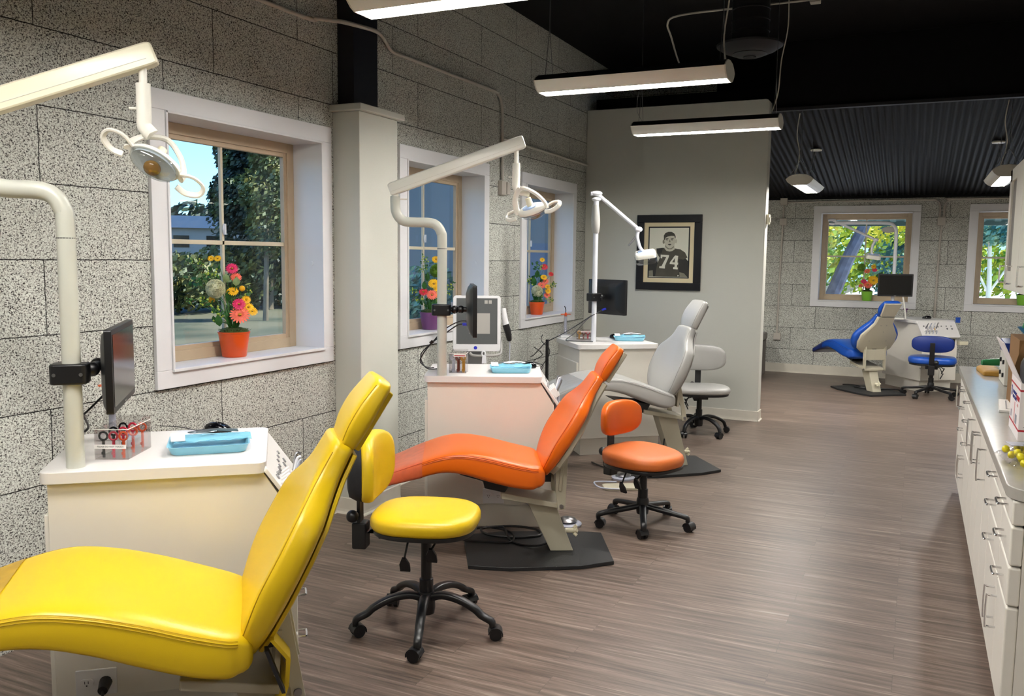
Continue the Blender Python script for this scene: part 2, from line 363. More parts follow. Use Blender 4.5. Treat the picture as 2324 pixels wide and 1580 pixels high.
# corrugated sloping ceiling of the rear bay
cb_ = B(); nx = 110*8; x0, x1 = -3.3, 4.0; y0, y1 = YP+.17, YF+.1; z0_, z1_ = 3.16, 2.545
vs = []
for i in range(nx+1):
    x = x0+(x1-x0)*i/nx; ph = 2*PI*x/.0667; dz = .009*math.tanh(2.2*math.sin(ph))
    vs += [(x, y0, z0_+dz), (x, y1, z1_+dz)]
cb_.add(vs, [(2*i, 2*i+1, 2*i+3, 2*i+2) for i in range(nx)])
M['corrugated'] = mat('corrugated', (20, 20, 23), .6, spec=.12)
struct(cb_.build('ceiling', 'corrugated', smooth=60, fix=False))
struct(B().box(-3.5, 4.2, 9.3, YF+.4, 3.25, 3.4).build('ceiling', 'black_paint'))
struct(B().box(-3.32, 4.0, YP+.3, YP+.4, 2.9, 3.3).build('wall_lintel', 'black_paint')) if False else None
# shell outside the picture
struct(B().box(4.0, 4.1, -3.2, YF+.2, 0, ZC).build('wall_right', 'wall_paint'))
struct(B().box(CX0, 4.0, -3.3, -3.2, 0, ZC).build('wall_back', 'wall_paint'))
struct(B().box(.95, 1.07, 3.3, 7.5, 0, 3.3).build('wall_counter', 'wall_paint', bevel=.01))
# pillar with cap, black steel column above it
struct(B().box(CX0, -3.12, 4.47, 4.90, 0, 2.53).build('wall_pillar', 'wall_paint', bevel=.006))
struct(B().box(CX0, -3.085, 4.435, 4.935, 2.53, 2.57).build('trim_2', 'wall_paint', bevel=.006))
struct(B().box(CX0, -3.2, 4.53, 4.79, 2.57, ZC).build('wall_column', 'navy_steel'))
struct(B().box(-3.3, 4.0, YF-.04, YF, 2.525, 2.60).build('trim_3', 'black_paint'))
# baseboards (cove)
def baseb(name, p0, p1, nrm, h=.105):
    p0 = Vector(p0); p1 = Vector(p1); nr = Vector(nrm); b = B()
    prof = [(0, 0), (.022, 0), (.020, .006), (.011, .014), (.009, .03), (.009, h-.004), (.006, h), (0, h)]
    b.loft([[p+nr*a+Vector((0, 0, z)) for a, z in prof] for p in (p0, p1)])
    return struct(b.build(name, 'base_white'))
baseb('baseboard_partition', (CX0, YP, 0), (-1.40+.009, YP, 0), (0, -1, 0))
baseb('baseboard_partition', (-1.40, YP-.022, 0), (-1.40, YP+.17, 0), (1, 0, 0))
baseb('baseboard_left', (CX0, 2.5, 0), (CX0, 4.47, 0), (1, 0, 0)); baseb('baseboard_left', (CX0, 4.9, 0), (CX0, YP, 0), (1, 0, 0))
baseb('baseboard_pillar', (CX0, 4.47, 0), (-3.111, 4.47, 0), (0, -1, 0)); baseb('baseboard_pillar', (-3.12, 4.461, 0), (-3.12, 4.909, 0), (1, 0, 0)); baseb('baseboard_pillar', (CX0, 4.90, 0), (-3.111, 4.90, 0), (0, 1, 0))
baseb('baseboard_far', (CX0, YF, 0), (4, YF, 0), (0, -1, 0), .13)

# ------------------------------------------------------------------ windows (local x along the wall, y outward)
def make_window():
    e = bpy.data.objects.new('window_1', None); COL.objects.link(e); e['kind'] = 'structure'
    W, z0, z1 = WO, WZ0, WZ1
    b = B(); b.box(-.70, .70, -.022, 0, z1, 2.43); b.box(-.70, .70, -.022, 0, .99, z0)
    b.box(-.70, -W, -.022, 0, z0, z1); b.box(W, .70, -.022, 0, z0, z1)
    b.build('casing', 'white_trim', e, bevel=.003)
    b = B(); b.box(-W-.001, -W+.012, -.03, .19, z0, z1); b.box(W-.012, W+.001, -.03, .19, z0, z1); b.box(-W, W, -.03, .19, z1-.012, z1)
    b.build('jamb_lining', 'white_trim', e, bevel=.002)
    B().box(-W, W, -.035, .19, z0-.012, z0+.004).build('window_sill', 'white_trim', e, bevel=.003)
    b = B(); a, f = W-.012, .058
    for q, y0, y1 in ((0, .185, .235), (.04, .195, .225)):
        f2 = f+(.0 if q == 0 else .025)
        f0 = 0 if q == 0 else f-.002
        for zl, zr in ((-a+f0, -a+f2), (a-f2, a-f0)): b.box(zl, zr, y0, y1, z0+.004+f0, z1-.012-f0)
        b.box(-a+f2, a-f2, y0, y1, z1-.012-f2, z1-.012-f0); b.box(-a+f2, a-f2, y0, y1, z0+.004+f0, z0+.004+f2)
    fr = b.build('window_frame', 'tan_frame', e, bevel=.003)
    b = B(); b.box(-.009, .009, .203, .222, z0+.06, z1-.07); b.box(-a+.06, a-.06, .203, .222, 1.703, 1.727)
    b.build('muntin', 'muntin', e, bevel=.002)
    b = B(); b.sphere((0, .196, 1.79), .012, 10, 6, 1, .6, 2.6); b.box(-.004, .004, .183, .2, 1.76, 1.82)
    b.build('window_latch', 'white_trim', e, smooth=True)
    B().box(-a+.05, a-.05, .226, .231, z0+.05, z1-.06).build('glass_pane', 'window_glass', e)
    B().cyl((W-.012, .06, 1.60), (W-.016, .06, 1.60), .014, n=16).build('screw_cap', 'white_trim', e)
    return e
w0 = make_window(); w0.location = (CX0, wins_left[0], 0); w0.rotation_euler = (0, 0, R(90))
for i, y in enumerate(wins_left[1:]):
    c = copy_tree(w0); c.name = 'window_%d' % (i+2); c.location = (CX0, y, 0)
for i, x in enumerate(wins_far):
    c = copy_tree(w0); c.name = 'window_%d' % (i+4); c.location = (x, YF, 0); c.rotation_euler = (0, 0, 0)

# ------------------------------------------------------------------ exterior
struct(B().box(-80, CX0-TH, -40, 80, -.35, -.2).build('ground', 'lawn'))
struct(B().box(CX0-TH, 60, YF+TH, 80, -.32, -.2).build('parking_lot', 'lot'))
def crown(b, c, rx, ry, rz, n, s, rng):
    for _ in range(n):
        while True:
            p = Vector((rng.uniform(-1, 1), rng.uniform(-1, 1), rng.uniform(-1, 1)))
            if .35 < p.length < 1: break
        q = Vector(c)+Vector((p.x*rx, p.y*ry, p.z*rz)); a = Vector((rng.gauss(0, 1), rng.gauss(0, 1), rng.gauss(0, 1))).normalized(); t = a.orthogonal().normalized(); k = s*rng.uniform(.6, 1.4)
        u_ = t*k; v_ = a.cross(t)*k*.55
        b.add([q-u_, q+v_, q+u_, q-v_], [(0, 1, 2, 3)])
def tree(label, base, trunk, r, blobs, cm, bm_='bark', n=1600, leaf=.1, seed=1, name='tree'):
    rng = random.Random(seed); t = thing(name, label, 'tree' if name == 'tree' else 'shrub', base)
    b = B()
    for pts in trunk: b.tube(pts, (lambda rr: (lambda q: rr*(1-.45*q)))(r if pts is trunk[0] else r*.45), 9)
    b.build('trunk', bm_, t, smooth=True)
    b = B()
    for c, rx, ry, rz in blobs: crown(b, c, rx, ry, rz, n//len(blobs), leaf, rng)
    o = b.build('foliage', cm, t, fix=False, kind='stuff'); return t
tree('dark green conifer-like tree filling the right panes of the nearest window', (-20, 23.2, -.2), [[(0, 0, 0), (0, .1, 2.5), (.1, 0, 6.5)]], .2,
     [((0, .2, 3.0), 2.0, 2.1, 1.6), ((.1, .5, 4.8), 1.9, 2.2, 1.7), ((.2, .8, 6.4), 1.6, 2.0, 1.9), ((.2, 1.8, 3.2), 1.6, 1.8, 2.4), ((0.3, 2.4, 1.6), 1.6, 1.6, 1.6), ((0, -1.4, 3.6), 1.0, .8, 1.0), ((0, -1.2, 5.2), .9, .7, .9)], 'crown_dark', n=24000, leaf=.09, seed=3)
tree('sunlit olive young tree in front of the dark tree outside the nearest window', (-16.6, 19.15, -.2), [[(0, 0, 0), (0, .1, 2.2), (.1, 0, 4)]], .08,
     [((0, 0, 3.6), .6, .75, .8), ((0, .1, 4.5), .4, .5, .6), ((.1, .2, 2.6), .7, .8, .9)], 'crown_olive', n=4500, leaf=.07, seed=4)
tree('low hedge of olive shrubs along the lawn outside the nearest window', (-21, 20.2, -.2), [[(0, 0, 0), (0, .1, .8)]], .06,
     [((0, 0, 1.0), 1.6, 1.6, .95), ((.2, 2.2, 1.1), 1.6, 1.6, 1.15), ((.2, 4.4, 1.2), 1.6, 1.6, 1.25), ((0, -1.8, .8), 1.2, 1.2, .8)], 'crown_olive', n=9000, leaf=.11, seed=5, name='hedge')
tree('distant tree line behind the lawn on the horizon', (-60, 55, 1.6), [[(0, 0, 0), (0, 0, 2)]], .2,
     [((i*3.2-14, i*3.4-14, 2.0), 3.2, 3.2, 2.6) for i in range(10)], 'crown_dark', n=8000, leaf=.45, seed=6, name='tree_line')
t = thing('distant_building', 'low pale building with a blue grey roof far across the lawn', 'building', (-47, 46.0, 1.5), R(47))
struct(B().prism([(-26, -.2), (-30, .6), (-45, 1.7), (-79, 2.4), (-79, -.3), (-26, -.3)], 5, 79, 'xz').build('hill', 'lawn'))
B().box(-6, 6, -3, 3, 0, 1.9).build('building_wall', 'ext_wall', t); B().prism([(-6.4, 1.9), (6.4, 1.9), (5.6, 2.7), (-5.6, 2.7)], -3.4, 3.4).build('building_roof', 'ext_roof', t)
b = B()
for k in range(5): b.box(-5+k*2.1, -4+k*2.1, -3.05, -3, .6, 1.4)
b.build('building_window', 'screen_off', t)
t = thing('garage', 'plain blue grey outbuilding wall close outside the second and third windows', 'building', (-6.2, 14.6, -.2))
B().box(-3.0, 3.0, -.6, 3.5, 0, 4.2).build('building_wall', 'ext_wall', t); B().prism([(-3.2, 4.2), (3.2, 4.2), (3.2, 4.35), (-3.2, 4.35)], -.8, 3.7).build('building_roof', 'ext_roof', t)
B().box(-1.2, .6, -.64, -.6, 0, 2.1).build('door_panel', 'ext_roof', t)
tree('dark rounded shrub beside the grey outbuilding seen through the second window', (-7.6, 12.9, -.2), [[(0, 0, 0), (0, 0, 1.2)]], .05, [((0, 0, .9), .55, .6, .9)], 'crown_teal', n=2200, leaf=.06, seed=8, name='shrub')
tree('leaning blue grey trunk tree with yellow green leaves outside the far left window', (-1.62, 16.6, -.2), [[(-.18, 0, 0), (.22, 0, 1.1), (.5, .05, 1.9), (.78, .1, 2.6), (1.05, .2, 3.6)], [(.78, .1, 2.5), (.3, .3, 3.0), (-.2, .4, 3.4)]], .15,
     [((-.1, .5, 2.75), .8, .6, .45), ((1.2, .9, 2.6), .75, .6, .5), ((-.2, 1.2, 1.95), .35, .6, .3), ((1.6, .6, 2.9), .6, .6, .5)], 'crown_yellow', 'bark_blue', n=2800, leaf=.055, seed=9)
tree('blue green bush behind the leaning tree outside the far left window', (-.35, 19.5, -.2), [[(0, 0, 0), (.1, 0, 1.2), (.2, 0, 2.3)]], .05, [((0, 0, 1.75), .55, .5, 1.15), ((.2, .1, 2.5), .45, .4, .5)], 'crown_teal', 'bark_blue', n=2600, leaf=.06, seed=10, name='bush')
tree('small multi-stemmed tree with a flat green crown outside the far right window', (1.62, 24, -.2), [[(0, 0, .6), (0, 0, 1.4), (-.05, 0, 2.5)], [(0, 0, 1.1), (.4, 0, 1.8), (.7, 0, 2.4)], [(0, 0, 1.1), (-.35, 0, 1.8), (-.6, 0, 2.4)]], .07, [((0, 0, 2.7), 1.2, .8, .45)], 'crown_teal', 'ext_cream', n=1800, leaf=.08, seed=11)
tree('line of yellow green trees across the parking lot', (0, 46, -.2), [[(0, 0, 0), (0, 0, 2)]], .2, [((i*3.3-13, 0, 3.1), 2.4, 2, 2.9) for i in range(9)], 'crown_yellow', n=24000, leaf=.17, seed=12, name='tree_line')
B().box(-20, 20, 30, 33, -.2, -.15).build('grass_strip', 'crown_yellow'); bpy.data.objects['grass_strip']['kind'] = 'structure'
ab = B(); nx = 60*4; vs = []
for i in range(nx+1):
    x = -3+6*i/nx; dz = .02*(1 if (i//4) % 2 else 0); vs += [(x, 13.52, 2.72+dz), (x, 14.55, 2.24+dz)]
ab.add(vs, [(2*i, 2*i+1, 2*i+3, 2*i+2) for i in range(nx)])
ab.box(-3, 3, 14.54, 14.58, 2.19, 2.27)
tag(ab.build('awning', 'awning_teal', fix=False), 'teal ribbed metal awning outside above the far windows', 'awning')

# ------------------------------------------------------------------ pendant fixtures
def lens_section(hw=.14, top=.055, bot=.055, flatb=.06):
    return None
def make_pendant(L=1.14):
    t = thing('pendant_light', 'x', 'pendant light')
    h = L/2
    def sec(x, pts): return [(x, y, z) for y, z in pts]
    up = [(-.135, 0), (-.11, .022), (-.07, .042), (0, .05), (.07, .042), (.11, .022), (.135, 0)]
    b = B(); b.loft([sec(-h, up), sec(h, up)], cap=True); b.build('top_cover', 'dark_metal', t, smooth=True)
    for s_ in (-1, 1):
        sidep = [(s_*.135, -.001), (s_*.118, -.028), (s_*.088, -.052), (s_*.062, -.062), (s_*.058, -.058), (s_*.08, -.044), (s_*.105, -.022), (s_*.12, -.001)]
        B().loft([sec(-h, sidep), sec(h, sidep)], cap=True).build('side_reflector', 'lamp_white', t, smooth=True)
    full = up+[(.118, -.028), (.088, -.052), (.06, -.063), (-.06, -.063), (-.088, -.052), (-.118, -.028)]
    for s_ in (-1, 1): B().loft([sec(s_*h, full), sec(s_*(h+.008), full)]).build('end_cap', 'pale_paint', t, bevel=.002)
    B().box(-h+.005, h-.005, -.058, .058, -.050, -.044).build('diffuser', 'diffuser', t)
    return t
def wires(t, z_top, power=None, dx=.53, canopy=False):
    for s_ in (-1, 1):
        b = B(); x = s_*dx
        b.tube([(x, 0, z_top), (x, 0, .34)], .0022, 5, smooth=False)
        b.tube([(x, 0, .34), (x-.0, -.06, .045)], .0022, 5, smooth=False); b.tube([(x, 0, .34), (x, .06, .045)], .0022, 5, smooth=False)
        b.build('suspension_wire', 'steel', t, smooth=True)
    if power: B().tube(power, .005, 6).build('power_cord', 'pale_paint', t, smooth=True)
pend = make_pendant()
specs = [((-1.60, 3.15), 2.72, 'nearest long pendant light, cut off by the top edge of the photo'),
         ((-1.59, 5.06), 2.72, 'middle long pendant light hanging in front of the round duct'),
         ((-1.575, 6.98), 2.715, 'farthest of the three long pendants, in front of the grey partition wall'),
         ((-1.62, 1.2), 2.735, 'unseen long pendant light added above the camera position for brightness'),  # from here to the list end: unseen fixtures added to raise room brightness
         ((-1.62, -.9), 2.735, 'unseen long pendant light added at the back of the room to brighten it'),
         ((2.2, .3), 2.735, 'unseen long pendant light added in the open room right of the camera for brightness'),
         ((2.4, 5.5), 2.735, 'unseen long pendant light added behind the counter wall for brightness')]
for i, (xy, z, lab) in enumerate(specs):
    o = pend if i == 0 else copy_tree(pend)
    o.location = (xy[0], xy[1], z); o['label'] = lab; o['group'] = 'long pendant lights of the main room'
    if i in (5, 6): o.rotation_euler = (0, 0, R(90))
PENDS = [o for o in bpy.data.objects if o.name.startswith('pendant_light')]
PENDS[:] = sorted(PENDS, key=lambda o: o.name)
wires(PENDS[0], ZC-2.735)
wires(PENDS[1], ZC-2.735, [(.55, 0, .05), (.53, .03, .2), (.56, .01, .45), (.54, 0, .75), (.55, 0, ZC-2.735)])
wires(PENDS[2], ZC-2.735, [(.50, 0, .05), (.55, -.03, .2), (.56, .01, .45), (.60, 0, .7), (.59, 0, ZC-2.735)])
B().tube([(-.53, .06, .05), (-.57, .02, .14), (-.56, 0, .26), (-.53, 0, .34)], .002, 5).build('loose_wire', 'steel', PENDS[2])
# rear bay pendants (run front to back) with round canopies on the sloping ceiling
def ceil_z(y): return z0_+(z1_-z0_)*(y-y0)/(y1-y0)
for k, (x, yc, z, lab) in enumerate([(-1.12, 9.82, 2.47, 'left rear pendant light over the blue station, hung below the ribbed ceiling'), (.72, 9.8, 2.50, 'right rear pendant light half hidden by the wall cabinet'), (2.6, 9.8, 2.48, 'rear pendant light added out of view on the right to brighten the bay'), (-2.75, 9.95, 2.47, 'added rear pendant light hidden behind the grey partition to brighten the bay')]):  # last two are unseen fixtures, added to brighten the rear bay
    o = copy_tree(pend); o.location = (x, yc, z); o.rotation_euler = (0, 0, R(90)); o['label'] = lab; o['group'] = 'pendant lights of the rear bay'
    for s_ in (-1, 1):
        yy = yc+s_*.5; zt = ceil_z(yy)-z-.01; b = B()
        b.tube([(s_*.5, 0, zt), (s_*.5, 0, .2)], .0022, 5, smooth=False)
        for q in (-1, 1): b.tube([(s_*.5, 0, .2), (s_*.5, q*.11, .03)], .0025, 5, smooth=False)
        b.build('suspension_wire', 'steel', o)
    zt = ceil_z(yc+.5)-z-.012
    cz = ceil_z(yc+.86)-z-.02
    B().lathe([(.001, -.012), (.062, -.008), (.066, .004), (.06, .012), (.001, .014)], 24, (.86, 0, cz)).build('canopy', 'lamp_white', o, smooth=True); B().tube([(.86, 0, cz), (.5, 0, .2)], .0022, 5, smooth=False).build('suspension_wire', 'steel', o)
    B().tube([(-.45, .06, .05), (-.47, .02, .25), (-.5, .05, .45), (-.5, .03, ceil_z(yc-.5)-z)], .005, 6).build('power_cord', 'pale_paint', o, smooth=True)

# ------------------------------------------------------------------ duct, conduits
t = thing('round_duct', 'black spiral round duct with a disc diffuser under the dark ceiling', 'air duct', (-1.29, 7.18, 3.3))
b = B(); pr = []
for k in range(6): zz = .06+k*.085; pr += [(.145, zz), (.145, zz+.072), (.150, zz+.076), (.150, zz+.082)]
b.lathe(pr, 40); b.build('duct_pipe', 'dark_metal', t, smooth=True)
b = B(); b.lathe([(.06, -.03), (.15, -.025), (.2, -.005), (.255, .03), (.258, .045), (.24, .05), (.16, .06), (.12, .065)], 48); b.build('diffuser_ring', 'dark_metal', t, smooth=30)
b = B(); b.lathe([(.001, -.05), (.10, -.045), (.135, -.03), (.13, -.02), (.001, -.02)], 40); b.build('diffuser_disc', 'vent_grey', t, smooth=30)
B().lathe([(.001, -.058), (.05, -.055), (.052, -.05), (.001, -.045)], 32).build('diffuser_cap', 'dark_metal', t, smooth=30)
def conduit(label, pts, r=.012, boxes=(), m='conduit', name='electrical_conduit', sub=5, smooth=True):
    o0 = Vector(pts[0]); t = thing(name, label, 'conduit', o0)
    B().tube([Vector(p)-o0 for p in pts], r, 10, smooth=smooth, sub=sub).build('pipe', m, t, smooth=True)
    for (c, sx, sy, sz) in boxes:
        c = Vector(c)-o0; B().box(c.x-sx, c.x+sx, c.y-sy, c.y+sy, c.z-sz, c.z+sz).build('junction_box', m, t, bevel=.004)
    return t
X = CX0+.02
conduit('pale conduit running along the top of the block wall and down beside the second window',
        [(X, -.5, 3.03), (X, 2.0, 3.03), (X, 4.05, 3.025), (X+.05, 4.25, 3.03), (X+.12, 4.38, 3.035), (X+.135, 4.56, 3.048), (X+.135, 4.72, 3.058), (X+.12, 4.83, 3.045), (X+.06, 4.93, 3.06), (X+.01, 5.03, 3.07), (X, 5.09, 3.04), (X, 5.16, 3.025), (X, 5.3, 3.03), (X, 6.62, 3.04), (X, 6.76, 3.03), (X, 6.83, 2.96), (X, 6.85, 2.8), (X, 6.86, 2.32)],
        .013, [((X, 6.86, 2.25), .02, .045, .06), ((X+.02, 6.93, 2.25), .012, .03, .052)])
conduit('straight pale conduit below the top corner between the second and third windows', [(X, 6.87, 2.67), (X, 7.4, 2.668), (X, 8.2, 2.662), (X, 8.98, 2.655)], .012, m='pale_paint')
conduit('thin dark conduit bending down behind the long pendant lights', [(-.55, 7.62, 3.76), (-1.56, 7.62, 3.76), (-2.0, 7.66, 3.76), (-2.13, 7.8, 3.74), (-2.2, 8.2, 3.72), (-2.40, 9.3, 3.72), (-2.42, 9.85, 3.68), (-2.42, 9.87, 3.3)], .009, [((-.86, 7.62, 3.76), .04, .04, .03)], m='pale_paint')
Yf = YF-.02
conduit('left far conduit dropping down the block wall to a low outlet box', [(-1.80, Yf, 2.46), (-1.805, Yf, 2.1), (-1.82, Yf, 1.3), (-1.825, Yf, .58)], .014, [((-1.80, Yf, 2.50), .05, .03, .05), ((-1.80, Yf, 2.21), .05, .03, .05), ((-1.82, Yf, .53), .05, .03, .05)], sub=2)
conduit('far conduit running above the left far window and bending down', [(-1.75, Yf, 2.49), (-.8, Yf, 2.495), (.1, Yf, 2.492), (.2, Yf, 2.48), (.245, Yf, 2.42), (.25, Yf, 2.26)], .014)
conduit('far conduit between the two far windows, dropping behind the white cart', [(2.6, Yf, 2.50), (.5, Yf, 2.50), (.38, Yf, 2.49), (.31, Yf, 2.44), (.30, Yf, 2.26), (.28, Yf, 2.2), (.262, Yf, 1.4), (.26, Yf, .6)], .014, [((.275, Yf, 2.20), .05, .03, .055), ((.262, Yf, 1.37), .016, .02, .012)])
t = thing('wall_alarm', 'small cream alarm box on the end of the grey partition', 'alarm', (-1.40, 9.09, 2.06)); B().box(0, .03, -.04, .04, -.05, .05).build('alarm_body', 'lamp_cream', t, bevel=.004); B().box(.03, .04, -.02, .02, -.03, .02).build('alarm_lens', 'lamp_white', t)
t = thing('bench', 'low brown grey bench just behind the partition end', 'bench', (-2.3, 12.55, 0)); B().box(-.35, .37, -.6, .4, 0, .50).build('bench_base', 'bench_brown', t, bevel=.01); B().box(-.35, .38, -.6, .42, .505, .61).build('bench_cushion', 'bench_cushion', t, bevel=.02, seg=3)

# ------------------------------------------------------------------ framed portrait
def portrait():
    t = thing('framed_picture', 'black framed sepia portrait of a football player in jersey 74', 'picture', (-2.373, YP, 1.718))
    W, H_, w, h = .346, .394, .268, .315
    b = B(); b.box(-W, W, -.03, 0, h, H_); b.box(-W, W, -.03, 0, -H_, -h); b.box(-W, -w, -.03, 0, -h, h); b.box(w, W, -.03, 0, -h, h)
    b.build('frame', 'frame_black', t, bevel=.003)
    b = B(); b.box(-w, w, -.012, 0, -h, h); b.build('mat_board', 'mat_cream', t)
    b = B(); b.box(-.222, .222, -.014, -.012, -.268, .272); b.build('mat_border', 'frame_black', t)
    b = B(); pw, ph = .209, .258
    names = ['photo_bg', 'photo_skin', 'photo_hair', 'photo_jersey', 'photo_dark', 'photo_shadow', 'sticker']
    def poly(pts, mi, d):
        b.cur = mi; b.prism([(max(-pw, min(pw, x)), max(-ph, min(ph, z))) for x, z in pts], -.0145-d, -.014-d+.0, 'xz')
    # coordinates from picture: centre (683,800) of zoom, scale px->m
    def C(L): return [((x-672)/760*.418, (795-y)/975*.516) for x, y in L]
    poly([(-pw, -ph), (pw, -ph), (pw, ph), (-pw, ph)], 0, .0008)
    def ell(cx, cy, rx, ry, n=20): return [(cx+rx*math.cos(2*PI*i/n), cy+ry*math.sin(2*PI*i/n)) for i in range(n)]
    poly(C([(270, 950), (330, 900), (440, 860), (520, 1275), (270, 1275)]), 4, .0012)
    poly(C([(860, 900), (1000, 900), (1060, 960), (1060, 1275), (860, 1275)]), 4, .0012)
    poly(C([(430, 715), (560, 700), (600, 705), (790, 712), (900, 730), (990, 790), (1040, 890), (960, 930), (870, 920), (880, 1275), (420, 1275), (450, 1050), (500, 900), (440, 800)]), 3, .0016)
    poly(C([(600, 640), (780, 640), (790, 730), (740, 765), (690, 775), (630, 760), (590, 715)]), 1, .002)
    poly(C([(430, 715), (560, 705), (540, 800), (480, 830)]), 4, .0021)
    poly(C(ell(572, 580, 22, 42)), 5, .0021); poly(C(ell(812, 570, 20, 42)), 1, .0021)
    poly(C([(580, 520), (600, 470), (680, 440), (760, 450), (795, 500), (795, 600), (770, 670), (720, 715), (680, 720), (640, 700), (600, 640), (585, 580)]), 1, .0024)
    poly(C([(600, 640), (640, 690), (680, 712), (720, 708), (770, 665), (775, 690), (725, 730), (660, 730), (610, 690)]), 5, .0025)
    poly(C([(575, 540), (570, 460), (600, 410), (660, 383), (720, 385), (775, 420), (800, 470), (800, 520), (785, 500), (775, 465), (720, 462), (650, 478), (600, 505), (592, 545)]), 2, .0028)
    for ex in (635, 735): poly(C([(ex-32, 520), (ex+28, 512), (ex+26, 526), (ex-28, 534)]), 2, .0028); poly(C(ell(ex, 545, 20, 8)), 4, .0028)
    poly(C([(683, 540), (695, 540), (706, 590), (672, 594)]), 5, .0027); poly(C(ell(688, 634, 34, 10)), 4, .0028); poly(C(ell(690, 655, 22, 5)), 5, .0027)
    poly(C([(520, 835), (685, 845), (680, 880), (605, 1068), (612, 1070), (608, 1112), (498, 1105), (500, 1068), (545, 1062), (630, 885), (555, 878), (550, 910), (520, 905)]), 0, .003)
    poly(C([(800, 850), (862, 858), (850, 990), (865, 992), (860, 1035), (846, 1035), (842, 1085), (862, 1088), (858, 1125), (770, 1120), (772, 1080), (795, 1080), (798, 1030), (700, 1020), (705, 985)]), 0, .003)
    poly(C([(800, 900), (798, 988), (748, 984)]), 3, .0034)
    poly(C([(270, 1160), (370, 1150), (380, 1275), (270, 1275)]), 5, .0018); poly(C([(890, 1180), (980, 1200), (1050, 1275), (900, 1275)]), 5, .0018)
    poly(C([(860, 1235), (880, 1235), (878, 1262), (858, 1262)]), 0, .003)
    b.build('photo_print', names, t, fix=True)
portrait()

